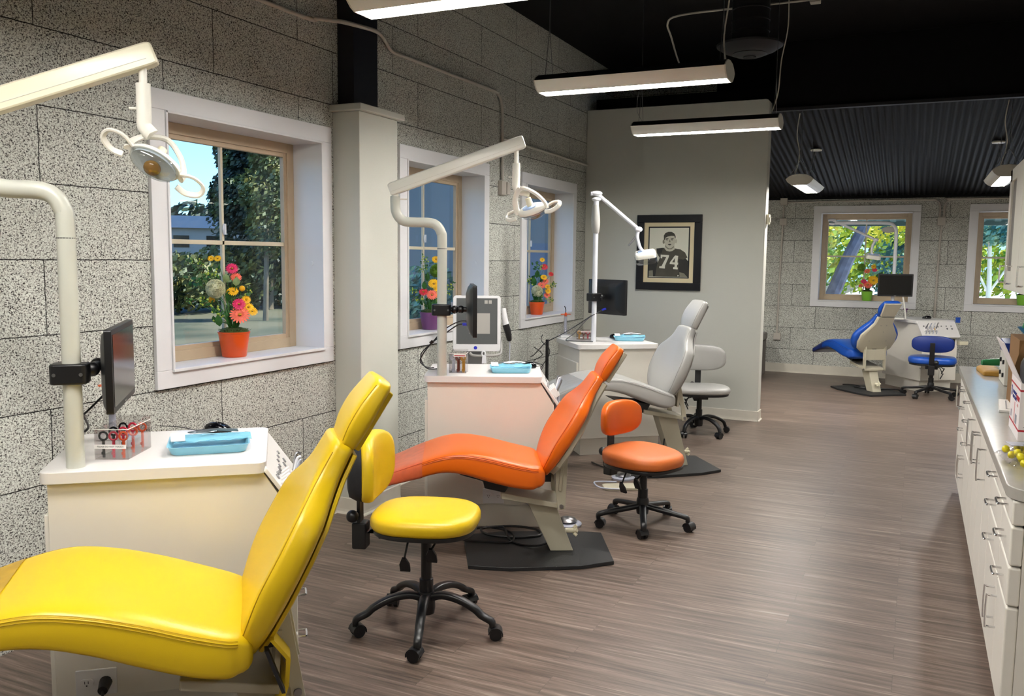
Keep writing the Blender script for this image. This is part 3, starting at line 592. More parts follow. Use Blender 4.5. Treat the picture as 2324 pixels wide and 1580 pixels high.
# ------------------------------------------------------------------ treatment carts (local x along the front face, y away from the camera)
def rrect(x0, x1, y0, y1, r, n=5):
    out = []
    for cx, cy, a0 in ((x1-r, y1-r, 0), (x0+r, y1-r, 90), (x0+r, y0+r, 180), (x1-r, y0+r, 270)):
        for k in range(n+1): a = R(a0+90*k/n); out.append((cx+r*math.cos(a), cy+r*math.sin(a)))
    return out
def handle_mb(b, p0, p1, out, r=.004):
    p0 = Vector(p0); p1 = Vector(p1); o = Vector(out); d = (p1-p0).normalized()*.006
    b.tube([p0, p0+o*.8, p0+o+d, p1+o-d, p1+o*.8, p1], r, 6, sub=3); return b
def make_cart(label, loc, ang, h=.94, outlet=None, plug=False, D_=.60):
    t = thing('treatment_cart', label, 'cabinet', (loc[0], loc[1], 0), R(ang), 'treatment carts beside the dental chairs')
    W = .68
    B().prism([(0, .146), (.765, .146), (.765, h-.176), (.68, h-.04), (0, h-.04)], .03, D_-.02, 'xz').build('body', 'laminate', t, bevel=.002)
    B().box(.03, .73, .06, D_-.05, 0, .146).build('toe_kick', 'laminate', t)
    b = B(); b.box(-.018, 0, .05, D_-.04, .15, .786); b.build('side_door', 'laminate', t, bevel=.003)
    B().prism(rrect(-.02, W+.012, 0, D_, .035), h-.04, h, 'xy').build('worktop', ['laminate_top'], t, bevel=.003)
    # slanted instrument panel
    b = B(); p0 = Vector((.688, 0, h-.040)); d = Vector((.115, 0, -.165)).normalized(); nrm = Vector((-d.z, 0, d.x)); L = .215
    e = Matrix((( d.x, 0, nrm.x, p0.x), (0, 1, 0, 0), (d.z, 0, nrm.z, p0.z), (0, 0, 0, 1)))
    b.M = e; b.prism(rrect(-.02, L, .01, D_-.01, .02), 0, .014, 'xy'); b.build('instrument_panel', 'laminate_top', t, bevel=.002)
    for k, (x, y) in enumerate([(.05, .08), (.05, .13), (.06, .18), (.06, .23), (.06, .28), (.05, .33), (.09, .40), (.05, .40), (.05, .47), (.09, .47), (.12, .12), (.12, .17)]):
        b = B(); b.M = e; b.cyl((x, y, .014), (x, y, .019), .008 if k % 3 else .011, n=10); b.build('panel_control', 'steel', t, smooth=True)
    b = B(); b.M = e; b.box(.09, .11, .20, .22, .014, .03); b.build('panel_switch', 'petal_yellow', t)
    for k, (y, m_) in enumerate(((.07, 'steel'), (.12, 'silver_plastic'), (.17, 'pole_white'), (.22, 'steel'))):
        b = B(); b.M = e; b.box(.07, .13, y-.012, y+.012, .014, .05); b.build('instrument_holder', 'laminate_top', t, bevel=.003)
        b = B(); b.M = e; b.tube([(.10, y, .045), (.09, y, .06), (.07-.006*k, y+.01, .095), (.06, y+.012, .11)], lambda q: .009-.005*q, 8); b.build('handpiece', m_, t, smooth=True)
        b = B(); b.M = e; b.tube([(.10, y, .045), (.15, y, .03), (.19, y+.004, -.05), (.17, y, -.12)], .005, 6); b.build('hose', 'silver_plastic', t, smooth=True)
    # drawer side
    x0 = .765; zt = h-.31
    B().box(.74, .771, .06, D_-.05, zt+.01, zt+.075).build('shelf_shade_slab', 'black_soft', t)  # solid black slab stands in for the shade inside an open shelf
    for k, (z0, z1) in enumerate(((.15, .305), (.31, .465), (.47, zt))):
        f = B().box(x0, .79, .03, .29, z0, z1-.004).build('drawer', 'laminate', t, bevel=.004)
        zz = (z0+z1)/2+.02
        handle_mb(B(), (.79, .13, zz), (.79, .19, zz), (.032, 0, 0)).build('drawer_handle', 'chrome', f, smooth=True)
    f = B().box(x0, .79, .294, D_-.03, .15, zt-.004).build('door', 'laminate', t, bevel=.004)
    handle_mb(B(), (.79, .53, .36), (.79, .53, .50), (.032, 0, 0)).build('door_handle', 'chrome', f, smooth=True)
    if outlet:
        ox, oz = outlet
        o = B().box(ox-.064, ox+.064, .022, .031, oz-.046, oz+.046).build('outlet_plate', 'white_trim', t, bevel=.003)
        b = B(); b.prism(rrect(ox-.05, ox-.008, oz-.016, oz+.016, .012), .019, .023, 'xz'); b.prism(rrect(ox+.008, ox+.05, oz-.016, oz+.016, .012), .019, .023, 'xz')
        b.build('outlet_socket', 'white_trim', o)
        b = B()
        for sx in (-.029, .029): b.box(ox+sx-.007, ox+sx-.005, .018, .0195, oz, oz+.009); b.box(ox+sx+.004, ox+sx+.006, .018, .0195, oz, oz+.009); b.cyl((ox+sx, .018, oz-.007), (ox+sx, .0195, oz-.007), .0025, n=8)
        b.build('outlet_slot', 'black_soft', o)
        if plug:
            b = B(); b.cyl((ox+.03, .022, oz), (ox+.03, -.035, oz-.004), .021, .016, 14); b.tube([(ox+.03, -.03, oz-.004), (ox+.03, -.06, oz-.04), (ox+.01, -.05, oz-.12), (ox+.03, .0, .02), (ox+.3, .02, .012)], .0045, 7)
            b.build('plug_and_cord', 'black_plastic', t, smooth=True)
    return t
FL = {1: (-2.52, 1.84), 2: (-2.62, 4.43), 3: (-2.47, 6.65), 4: (-.37, 12.63)}
AN = {1: 40, 2: 25, 3: 38, 4: -54}
c1 = make_cart('white cart with the pole light, beside the yellow chair under the nearest window', FL[1], 40, outlet=(.125, .205), plug=True, D_=.64)
c2 = make_cart('white cart behind the orange chair, tinted pink by it', FL[2], 25, outlet=(.403, .20))
c3 = make_cart('white cart behind the grey chair, next to the grey partition', FL[3], 38, D_=.68)
c4 = make_cart('white cart at the far wall with its drawers facing the blue stool', FL[4], -54, h=.91, D_=.56)
b = B(); b.M = Matrix.Translation((0, 0, 0)); b.box(.52, .8, .56, .68, .60, .645); b.build('pull_out_shelf', 'lamp_cream', c4, bevel=.004)
B().box(.70, .75, .55, .585, .88, .95).build('blue_holder', 'blue_vinyl', c4, bevel=.004, label='blue instrument holder clipped to the panel end')
def L2W(k, x, y):
    a = R(AN[k]); return (FL[k][0]+x*math.cos(a)-y*math.sin(a), FL[k][1]+x*math.sin(a)+y*math.cos(a))

# ------------------------------------------------------------------ operating lights
def head_bowl(t, Mx, k=.82):
    """oval open reflector head; local z up, light goes to -z, y is the side axis"""
    Mx = Mx @ Matrix.Scale(k, 4)
    def b_(): q = B(); q.M = Mx; return q
    b = b_(); rings = []
    for j in range(9):
        a = PI/2*(j/8); rr = max(.04, math.cos(a)); zz = -.055*math.sin(a)
        rings.append([Vector((.062*rr*math.cos(2*PI*i/28), .10*rr*math.sin(2*PI*i/28), zz)) for i in range(28)])
    b.loft(rings, cap=False); b.build('clear_cover', 'lens_clear', t, smooth=80)
    b = b_(); rings = []
    for a, z in ((1.04, .0), (1.06, .012), (.98, .022), (.8, .03), (.5, .036), (.1, .038)):
        rings.append([Vector((.062*a*math.cos(2*PI*i/28), .10*a*math.sin(2*PI*i/28), z)) for i in range(28)])
    b.loft(rings); b.build('head_shell', 'lamp_white', t, smooth=True)
    b = b_(); b.loft([[Vector((.058*a*math.cos(2*PI*i/28), .092*a*math.sin(2*PI*i/28), z)) for i in range(28)] for a, z in ((.2, -.002), (.98, -.002), (1.0, -.014), (.2, -.006))]); b.build('inner_reflector', 'lamp_inner', t, smooth=True)
    b = b_(); b.loft([[Vector((-.012+.034*a*math.cos(2*PI*i/20), .055*a*math.sin(2*PI*i/20), z)) for i in range(20)] for a, z in ((1, .030), (.96, .0385), (.05, .0405))]); b.build('blue_window', 'lamp_blue', t, smooth=True)
    b = b_(); b.sphere((0, 0, -.03), .034, 16, 10, 1, 1, .75); b.build('amber_filter', 'amber', t, smooth=True, label='amber filter in the lamp head')
    b = b_(); b.cyl((.0, 0, .03), (.012, 0, .085), .021, .019, 16); b.build('head_knob', 'lamp_cream', t, smooth=True)
    for s_ in (-1, 1):
        b = b_(); b.tube([(0, 0, .165), (0, s_*.035, .15), (0, s_*.085, .10), (0, s_*.112, .04), (0, s_*.112, .0)], lambda q: .012, 8, flat=1.6); b.build('yoke', 'lamp_white', t, smooth=True)
        b = b_(); b.tube([(.02, s_*.10, .0), (.035, s_*.15, .01), (.02, s_*.20, .01), (-.02, s_*.205, .0), (-.045, s_*.16, -.008), (-.04, s_*.115, -.006)], .008, 8, flat=1.7); b.build('handle_loop', 'lamp_white', t, smooth=True)
def frame(c, y, z):
    z = Vector(z).normalized(); y = Vector(y); y = (y-z*y.dot(z)).normalized(); x = y.cross(z)
    return Matrix(((x.x, y.x, z.x, c[0]), (x.y, y.y, z.y, c[1]), (x.z, y.z, z.z, c[2]), (0, 0, 0, 1)))
def op_light(label, xy, ang, pole_m, hk=.82, elbow=-.277, a0=(-.31, 2.035), a1=(.48, 2.325), drop=.434, head=(.52, 1.93), hy=(.3, .9, .2), hz=(-.3, .2, 1), am='lamp_cream'):
    t = thing('operating_light', label, 'dental light', (xy[0], xy[1], .94), R(ang), 'pole mounted operating lights')
    Z = lambda z: z-.94
    b = B(); b.tube([(0, 0, 0), (0, 0, Z(1.40)), (0, 0, Z(1.74)), (-.006, 0, Z(1.79)), (-.03, 0, Z(1.83)), (-.075, 0, Z(1.848)), (elbow+.075, 0, Z(1.852)), (elbow+.03, 0, Z(1.87)), (elbow+.005, 0, Z(1.91)), (elbow, 0, Z(1.96)), (elbow, 0, Z(2.0))], .029, 20, sub=5)
    b.build('pole', pole_m, t, smooth=True)
    B().lathe([(.0285, Z(1.695)), (.0295, Z(1.696)), (.0295, Z(1.698)), (.0285, Z(1.699))], 20).build('pole_seam', 'black_soft', t)
    b = B(); b.cyl((elbow, 0, Z(2.0)), (elbow, 0, Z(2.05)), .019); b.cyl((elbow+.02, 0, Z(1.985)), (elbow+.07, 0, Z(1.985)), .004, n=8); b.build('swivel_joint', am, t, smooth=True)
    p0 = Vector((a0[0], 0, Z(a0[1]))); p1 = Vector((a1[0], 0, Z(a1[1]))); d = (p1-p0).normalized(); n_ = Vector((-d.z, 0, d.x))
    prof = [(-.026, -.036), (.026, -.036), (.030, -.030), (.030, .012), (.024, .034), (.016, .040), (-.016, .040), (-.024, .034), (-.030, .012), (-.030, -.030)]
    b = B(); b.loft([[p+n_*z*k+Vector((0, y*k, 0)) for y, z in prof] for p, k in ((p0, .82), (p0+d*.015, 1), (p1-d*.02, 1), (p1-d*.004, .92), (p1, .75))]); b.build('arm', am, t, smooth=30, bevel=.003)
    b = B(); b.loft([[p+n_*z+Vector((0, y, 0)) for y, z in ((-.0312, -.013), (.0312, -.013), (.0312, -.0115), (-.0312, -.0115))] for p in (p0+d*.01, p1-d*.03)]); b.build('arm_seam', 'pale_paint', t)
    zs = p0.z+(p1.z-p0.z)*(drop-p0.x)/(p1.x-p0.x)
    b = B(); b.cyl((drop, 0, zs-.02), (drop, 0, Z(2.19)), .013); b.build('drop_stem', 'lamp_white', t, smooth=True)
    b = B(); b.tube([(drop, 0, Z(2.20)), (drop, 0, Z(2.10)), (drop, 0, Z(2.065)), (drop+.02, 0, Z(2.04)), (head[0]-.02, 0, Z(head[1]+.105))], .0235, 14, sub=4); b.cyl((drop-.045, 0, Z(2.12)), (drop-.01, 0, Z(2.12)), .004, n=8); b.build('drop_sleeve', 'lamp_white', t, smooth=True)
    head_bowl(t, frame((head[0], 0, Z(head[1])), hy, hz), hk)
    return t
P1 = (-2.504, 1.946); P2 = (-2.553, 4.493); P3 = (-2.48, 6.991); P4 = (-.37, 12.31)
op_light('nearest operating light on a thick grey pole, its cream arm leaving the left edge', P1, 40, 'pole_grey', elbow=-.25, a0=(-.53, 1.985), a1=(.287, 2.298), drop=.248, head=(.275, 1.945), hy=(.85, .25, -.46), hz=(.25, .75, .7))
op_light('second operating light with its long white arm in front of the second window', P2, 25, 'pole_grey', head=(.535, 1.925), hy=(-.6, .75, -.45), hz=(-.45, -.35, .8), am='lamp_white', hk=.95)
def op_light_b(label, xy, z0, ang, pole, arm, head, sleeve, hdir):
    t = thing('operating_light', label, 'dental light', (xy[0], xy[1], z0), R(ang), 'slim white operating lights')
    V = lambda p: Vector((p[0], 0, p[1]-z0))
    B().tube([V(p) for p in pole], .0215, 16, sub=6).build('pole', 'pole_white', t, smooth=True)
    if sleeve: 
        s0, s1 = V(sleeve[0]), V(sleeve[1]); B().tube([s0, s0.lerp(s1, .25), s0.lerp(s1, .6), s1], lambda q: .024+.013*math.sin(PI*q), 16).build('sleeve', 'grey_vinyl', t, smooth=True)
    a = [V(p) for p in arm]
    b = B(); b.tube([a[0]+Vector((-.05, 0, -.005)), a[0]+Vector((0, 0, .0)), a[0].lerp(a[1], .5), a[1]], .017, 12, smooth=False); b.build('arm', 'pole_white', t, smooth=True)
    b = B(); b.sphere(a[0], .035, 14, 8, 1.5, .9, .6); b.sphere(a[0]+Vector((0, 0, -.05)), .032, 14, 8, 1.3, .9, .6); b.build('arm_joint', 'pole_white', t, smooth=True)
    h = V(head); b = B(); b.sphere(a[1], .028, 12, 8, 1.3, 1, .9); b.tube([a[1], a[1].lerp(h, .3)+Vector((-.03, 0, 0)), a[1].lerp(h, .7)+Vector((-.03, 0, 0)), h+Vector((0, 0, .025))], .015, 10); b.build('neck', 'pole_white', t, smooth=True)
    b = B(); b.tube([a[1]+Vector((-.02, .01, -.06)), a[1]+Vector((-.05, .01, -.10)), a[1]+Vector((-.085, .01, -.14))], .008, 8, smooth=False); b.build('head_handle', 'steel', t, smooth=True)
    Mx = frame(h, hdir[0], hdir[1])
    b = B(); b.M = Mx; R_ = []
    for k, z in ((.55, .04), (.9, .038), (1, .026), (1, -.008)): R_.append([Vector((x*k, y*k, z)) for x, y in rrect(-.065, .065, -.09, .09, .03, 4)])
    b.loft(R_); b.build('head_shell', 'lamp_white', t, smooth=40)
    b = B(); b.M = Mx; R_ = []
    for k, z in ((1.12, -.008), (1.10, -.045), (.9, -.065)): R_.append([Vector((x*k, y*k, z)) for x, y in rrect(-.055, .055, -.085, .085, .03, 4)])
    b.loft(R_); b.build('clear_cover', 'lens_clear', t, smooth=40)
    b = B(); b.M = Mx; b.prism(rrect(-.038, .038, -.062, .062, .015), .0385, .0415, 'xy'); b.build('head_window', 'lamp_blue', t)
op_light_b('third operating light, slim white pole with a downward arm in front of the framed picture', P3, .94, 38, [(0, .94), (0, 1.5), (0, 1.9), (0, 2.13)], [(-.0, 2.195), (.385, 1.90)], (.455, 1.675), [(0, 1.86), (-.005, 2.10)], ((.9, -.35, .22), (-.25, -.25, 1)))
op_light_b('far operating light bending over in front of the left far window', P4, .91, 0, [(.11, .91), (.11, 1.6), (.11, 1.98), (.10, 2.07), (.06, 2.125), (-.02, 2.145), (-.3, 2.15), (-.64, 2.15)], [(-.68, 2.19), (-.13, 1.93)], (-.15, 1.70), None, ((.95, .1, -.2), (.15, -.3, 1)))
lg = [o for o in bpy.data.objects if o.name.startswith('operating_light')][-1]
b = B(); b.M = Matrix.Translation((.02, .02, 2.06-.91)); b.sphere((0, 0, 0), .1, 18, 10, .9, .12, .42); b.build('grey_gusset', 'grey_vinyl', lg, smooth=True)

# ------------------------------------------------------------------ monitors
def monitor(label, c, az, w_=.50, h_=.29, pole=None, zc=None, tilt=0, stand=False):
    a = R(az); t = thing('monitor', label, 'monitor', c, a-R(90)*0)
    # local x = screen normal
    b = B(); b.prism(rrect(-w_/2, w_/2, -h_/2, h_/2, .008), -.012, .012, 'yz'); b.build('housing', 'black_plastic', t, bevel=.002)
    b = B(); b.loft([[Vector((x, y*k, z*k)) for y, z in rrect(-w_/2, w_/2, -h_/2, h_/2, .02)] for x, k in ((-.012, .97), (-.026, .86), (-.04, .6))]); b.build('back_cover', 'black_plastic', t, smooth=30)
    b = B(); b.box(.012, .0135, -w_/2+.018, w_/2-.018, -h_/2+.022, h_/2-.018); b.build('screen', 'screen_off', t)
    B().box(.0125, .0135, -.014, .014, -h_/2+.007, -h_/2+.013).build('maker_mark', 'steel', t)
    if pole:
        d = Vector((pole[0]-c[0], pole[1]-c[1], 0)); lx = d.x*math.cos(a)+d.y*math.sin(a); ly = -d.x*math.sin(a)+d.y*math.cos(a)
        b = B(); b.tube([(-.035, 0, 0), (-.07, 0, 0), ((lx-.07)/2*1.0, ly*.6, 0), (lx*.96, ly*.9, 0)], .016, 10, smooth=False); b.sphere((-.075, 0, 0), .024, 12, 8); b.sphere((lx*.6, ly*.6, 0), .025, 12, 8); b.build('mount_arm', 'black_plastic', t, smooth=True)
        b = B(); b.M = Matrix.Translation((lx, ly, 0)); b.loft([[Vector((x, y, z)) for x, y in rrect(-.062, .052, -.043, .043, .018)] for z in (-.034, .034)]); b.build('pole_clamp', 'black_plastic', t, bevel=.007, seg=3)
        b = B(); b.M = Matrix.Translation((lx, ly, 0)); b.cyl((-.045, -.044, 0), (-.045, -.047, 0), .006, n=10); b.cyl((.035, -.044, 0), (.035, -.047, 0), .006, n=10); b.build('clamp_screw', 'steel', t)
    return t
monitor('nearest black monitor clamped to the thick grey pole, seen almost edge on', (-2.575, 2.20, 1.255), 41, .50, .285, P1)
monitor('second black monitor seen edge on in front of the white scanner screen', (-2.41, 4.62, 1.335), 30, .48, .30, P2)
monitor('third monitor seen from behind on the slim white pole', (-2.40, 7.10, 1.32), 62, .46, .30, P3)
t4 = monitor('far monitor with a black screen in front of the left far window', (-.235, 12.22, 1.345), -80, .42, .29, None)
b = B(); b.tube([(-.03, 0, -.05), (-.12, 0, -.10), (-.14, 0, -.43)], .016, 10, smooth=False); b.build('monitor_stand', 'white_trim', t4, smooth=True)
b = B(); b.tube([(-.02, .10, -.14), (-.0, .13, -.3), (-.02, .15, -.43)], .01, 8, smooth=False); b.prism(rrect(-.12, .10, -.12, .12, .03), -.435, -.415, 'xy'); b.build('stand_strut', 'lamp_white', t4)
def cable(label, pts, r=.0035, m='black_plastic', ends=None, name='cable'):
    o0 = Vector(pts[0]); t = thing(name, label, 'cable', o0)
    B().tube([Vector(p)-o0 for p in pts], r, 7, sub=6).build('wire', m, t, smooth=True)
    for (p, q, rr, mm) in (ends or []): B().cyl(Vector(p)-o0, Vector(q)-o0, rr, n=8).build('connector', mm, t, smooth=True)
    return t
def offs(P, d): return [(p[0]+d[0], p[1]+d[1], p[2]+d[2]) for p in P]
cable('black cable looping behind the nearest grey pole down past its cart', [(-2.60, 2.17, 1.17), (-2.66, 2.20, 1.14), (-2.65, 2.10, 1.08), (-2.60, 2.05, 1.10), (-2.68, 2.14, 1.02), (-2.72, 2.10, .99), (-2.76, 2.12, .95), (-2.80, 2.20, .944)], .004,
      ends=[((-2.60, 2.17, 1.17), (-2.64, 2.19, 1.165), .008, 'cable_blue')])
cable('black cable with a blue plug hanging from the second monitor beside its pole', [(-2.44, 4.62, 1.245), (-2.50, 4.60, 1.24), (-2.56, 4.55, 1.19), (-2.62, 4.48, 1.13), (-2.67, 4.44, 1.04), (-2.70, 4.52, .99), (-2.74, 4.66, .955), (-2.76, 4.75, .945)], .004,
      ends=[((-2.44, 4.62, 1.245), (-2.475, 4.61, 1.243), .010, 'cable_blue')])
cable('second black cable on the second pole, strapped to its neighbour', [(-2.43, 4.62, 1.26), (-2.49, 4.60, 1.262), (-2.56, 4.54, 1.215), (-2.615, 4.49, 1.14), (-2.68, 4.46, 1.06), (-2.72, 4.60, .96), (-2.68, 4.72, .95)], .0035, ends=[((-2.61, 4.485, 1.145), (-2.625, 4.478, 1.13), .010, 'black_plastic')])
cable('black cable with a blue plug sagging from the third monitor onto its cart', [(-2.40, 7.06, 1.22), (-2.45, 7.00, 1.19), (-2.52, 6.92, 1.13), (-2.60, 6.86, 1.02), (-2.66, 6.80, .96), (-2.60, 6.78, .955), (-2.50, 6.80, .955), (-2.44, 6.86, .95)], .004,
      ends=[((-2.40, 7.06, 1.22), (-2.425, 7.03, 1.21), .010, 'cable_blue')])
cable('black cable drooping from the third monitor over the cart edge into the wire bundle', [(-2.52, 7.1, 1.17), (-2.62, 6.98, 1.08), (-2.72, 6.85, 1.0), (-2.84, 6.80, .93), (-2.92, 6.86, .87), (-3.0, 6.9, .80), (-3.05, 6.95, .78)], .004)
cable('tangle of black wires strapped to a black bar left of the third cart', [(-3.05, 7.02, .86), (-2.95, 6.98, .80), (-3.02, 6.95, .74), (-2.94, 6.98, .70), (-3.0, 6.96, .62), (-2.93, 7.0, .74), (-2.88, 6.98, .84), (-2.97, 7.0, .92), (-2.98, 7.05, .97)], .0035)
t = thing('support_bar', 'black vertical bar beside the left side of the third cart', 'stand', (-2.93, 7.04, 0)); B().box(-.012, .012, -.012, .012, 0, .93).build('bar', 'black_plastic', t, bevel=.002); B().prism(rrect(-.1, .1, -.08, .08, .03), 0, .02, 'xy').build('bar_base', 'black_plastic', t)
for lab, z in ():
    pass

# ------------------------------------------------------------------ dental chairs (local x towards the head, y away from the camera)
def spline_tab(tab, n):
    P = catmull([Vector(p) if len(p) == 3 else Vector((p[0], p[1], p[2])) for p in tab], max(2, n//(len(tab)-1)))
    return P
def make_chair(label, loc, ang, v, seat, back, head, col, shell, widths=None, hw=.28, plate=True, flap=False, worn=True, post_top=.33):
    t = thing('dental_chair', label, 'dental chair', (loc[0], loc[1], 0), R(ang), 'reclined dental patient chairs')
    # seat + leg rest: rows (s, ztop, thickness, halfwidth)
    tops = catmull([Vector((s, zt, th)) for s, zt, th, _ in seat], 5); ws = catmull([Vector((s, w_, 0)) for s, _, _, w_ in seat], 5)
    N = 44; rings = []
    def ring(s, zt, th, w_, k=1.0, kz=1.0, e=5.5):
        cz = zt-th/2; R_ = []
        for i in range(N):
            x, z = sell(2*PI*i/N, e); dip = -.006*(1-min(1, abs(x))**2)*(z > 0)
            R_.append(Vector((s, w_*k*x, cz+th/2*kz*z+dip*(.7))))
        return R_
    n = len(tops)
    s0, z0, th0 = tops[0]; w00 = ws[0].y
    for ds, k, kz in ((-.012, .90, .45), (-.008, .95, .7), (-.003, .985, .9)): rings.append(ring(s0+ds, z0, th0, w00, k, kz))
    for p, q in zip(tops, ws): rings.append(ring(p.x, p.y, p.z, q.y))
    s1, z1, th1 = tops[-1]; w1 = ws[-1].y
    for ds, k, kz in ((.012, .985, .95), (.026, .95, .82), (.036, .90, .62), (.040, .84, .4)): rings.append(ring(s1+ds, z1-.004*ds/.04, th1, w1, k, kz))
    b = B(); b.loft(rings); st = b.build('seat_cushion', v+'_vinyl', t, smooth=60)
    for sg in (-1, 1):
        b = B(); b.tube([Vector((p.x, sg*(q.y-.0035), p.y-p.z*.194)) for p, q in list(zip(tops, ws))[1:]], .0030, 6, smooth=False); b.build('piping', v+'_vinyl', st, smooth=True)
        for dz_ in (.0075, -.0075): b = B(); b.tube([Vector((p.x, sg*(q.y-.0005-(.004 if dz_ > 0 else -.0005)), p.y-p.z*.194+dz_)) for p, q in list(zip(tops, ws))[1:]], .0011, 5, smooth=False); b.build('stitching', v+'_seam', st, smooth=True)
    if worn:   # glossy protective cover over the foot end
        k = max(2, int(n*.30)); rr = []
        for p, q in list(zip(tops, ws))[:k]: rr.append(ring(p.x, p.y+.0025, p.z+.005, q.y+.0025))
        b = B(); b.loft([ring(s0-.014, z0+.001, th0+.004, w00+.001, .93, .7)]+rr, cap=False); b.build('foot_cover', v+'_worn', t, smooth=60, fix=True, label='worn protective cover over the foot end')
    # backrest
    def tri(P0, P1, rows, mname, nm, parent, off=0, e=3.6, wing=.05):
        P0 = Vector((P0[0], 0, P0[1])); P1 = Vector((P1[0], 0, P1[1])); d = P1-P0; Lh = d.length; d.normalize(); nf = Vector((-d.z, 0, d.x))
        rows2 = catmull([Vector((a, w_, th)) for a, w_, th, _ in rows], 4); wg = catmull([Vector((a, g, 0)) for a, _, _, g in rows], 4); R_ = []
        for r_, g in zip(rows2, wg):
            rr = []
            for i in range(N):
                x, z = sell(2*PI*i/N, e); xx = abs(x)
                y = off+r_.z/2+r_.z/2*z+g.y*xx**2.2*max(0, min(1, .5+z*.7))
                rr.append(P0+d*(r_.x*Lh)+nf*y+Vector((0, r_.y*x, 0)))
            R_.append(rr)
        # round ends
        def shrink(R0, k, dd):
            c = sum(R0, Vector())/N; return [c+(p-c)*k+d*dd for p in R0]
        R_ = [shrink(R_[0], .72, -.022), shrink(R_[0], .88, -.016), shrink(R_[0], .97, -.007)]+R_+[shrink(R_[-1], .97, .007), shrink(R_[-1], .88, .016), shrink(R_[-1], .72, .022)]
        b = B(); b.loft(R_); return b.build(nm, mname, parent, smooth=60), rows2, wg, P0, d, nf, Lh
    wd = widths or [(0, .20, .060, .0), (.12, .255, .062, .018), (.3, .285, .055, .042), (.50, .287, .050, .046), (.66, .262, .054, .038), (.77, .195, .057, .022), (.87, .145, .060, .008), (1, .125, .060, .0)]
    up = shell != 'beige_metal'; O = .004 if up else .022
    if up: wd = [(a, w_, th+.018, g) for a, w_, th, g in wd]
    bk, r2, wg, Q0, d, nf, Lh = tri(back[0], back[1], wd, v+'_vinyl', 'backrest', t, off=O)
    for sg in (-1, 1):
        b = B(); b.tube([Q0+d*(r_.x*Lh)+nf*(O+r_.z*.797+g.y*.827)+Vector((0, sg*r_.y*.955, 0)) for r_, g in list(zip(r2, wg))[1:-1]], .0020, 6, smooth=False); b.build('piping', v+'_seam', bk, smooth=True)
    if shell == 'beige_metal':
        outl = [(0.02, .17), (.12, .235), (.3, .262), (.50, .25), (.66, .19), (.82, .13), (1.0, .115)]
    else: outl = [(a, w_*.86) for a, w_, _, _ in wd]
    poly = [(a*Lh, w_) for a, w_ in outl]+[(a*Lh, -w_) for a, w_ in reversed(outl)]
    R_ = []
    for yy, k in (*(((-.004, .90), (.006, .99), (.030, 1.0)) if shell == 'beige_metal' else ((-.008, .95), (-.004, .985), (.006, .99))),): R_.append([Q0+d*a+nf*yy+Vector((0, w_*k, 0)) for a, w_ in poly])
    b.loft(R_); sh = b.build('back_shell', shell, t, smooth=30, bevel=.003)
    if shell == 'beige_metal':
        b = B()
        for a, w_ in ((.78, .04), (.78, -.04), (.35, .12), (.35, -.12), (.6, .03)): p = Q0+d*(a*Lh)+Vector((0, w_, 0)); b.cyl(p-nf*.004, p-nf*.007, .005, n=8)
        b.build('shell_screw', 'steel', sh)
        p = Q0+d*(.10*Lh); b = B(); b.M = frame(p, (0, 1, 0), nf); b.box(-.012, .012, -.03, .03, -.008, .0); b.build('shell_slot', 'black_soft', sh)
    # headrest
    hr, *_r = tri(head[0], head[1], [(0, .115, .054+.01*up, .0), (.25, .13, .062+.01*up, .003), (.6, .133, .062+.01*up, .004), (1, .118, .052+.01*up, .0)], v+'_vinyl', 'headrest', t, off=.003 if up else .012, e=4)
    _, h2, hg, H0, hd, hn, HL = hr, *_r
    for sg in (-1, 1):
        b = B(); b.tube([H0+hd*(r_.x*HL)+hn*((.003 if up else .012)+r_.z*.842+g.y*.854)+Vector((0, sg*r_.y*.94, 0)) for r_, g in zip(h2, hg)], .0018, 6, smooth=False); b.build('piping', v+'_seam', hr, smooth=True)
    b = B(); b.loft([[H0+hd*a+hn*y+Vector((0, w_*k, 0)) for a, w_ in ((-.01, .10-.012*up), (HL+.01*(1-up), .118-.02*up), (HL+.01*(1-up), -.118+.02*up), (-.01, -.10+.012*up))] for y, k in (((-.006, .96), (.018, 1)) if not up else ((-.008, .96), (.008, 1)))]); b.build('head_shell', shell, t, bevel=.004)
    b = B(); nk0 = Q0+d*Lh*.93+nf*.012; nk1 = H0+hd*.06+hn*.006
    b.M = Matrix.Identity(4); b.loft([[p+Vector((0, y, 0))+nf*z for y, z in ((-.03, -.004), (.03, -.004), (.03, .004), (-.03, .004))] for p in (nk0, nk1)]); b.build('neck_bar', 'steel', t)
    # under seat mechanism
    sz = seat[-1][1]-seat[-1][2]
    if v != 'yellow': b = B(); b.prism([(-.46, sz+.06), (-.16, sz+.02), (-.18, sz-.02), (-.20, sz-.055), (-.31, sz-.03), (-.32, sz+.01), (-.44, sz+.045)], -.11, .11, 'xz'); b.build('control_box', 'black_plastic', t, bevel=.006)
    b = B(); b.prism([(-.22, post_top+.045), (.12, post_top-.02), (.12, post_top-.05), (-.22, post_top+.01)], -.13, .13, 'xz'); b.build('seat_beam', 'beige_metal', t, bevel=.006)
    for sg in (-1, 1):
        b = B(); y0 = sg*.135; y1 = sg*.145; P = Q0
        b.prism([(.09, post_top-.05), (.13, post_top-.045), (P.x+d.x*.22*Lh+.02, P.z+d.z*.22*Lh-.01), (P.x+d.x*.1*Lh-.01, P.z+d.z*.1*Lh), (.075, post_top+.06)], y0, y1, 'xz'); b.build('back_bracket', 'beige_metal', t, bevel=.002)
        B().prism([(P.x+.045, P.z+.05), (P.x+.062, P.z+.05), (P.x+.052, P.z-.085), (P.x+.035, P.z-.085)], -.155 if sg < 0 else 0, 0 if sg < 0 else .155, 'xz').build('bracket_plate', 'beige_metal', t, bevel=.002)
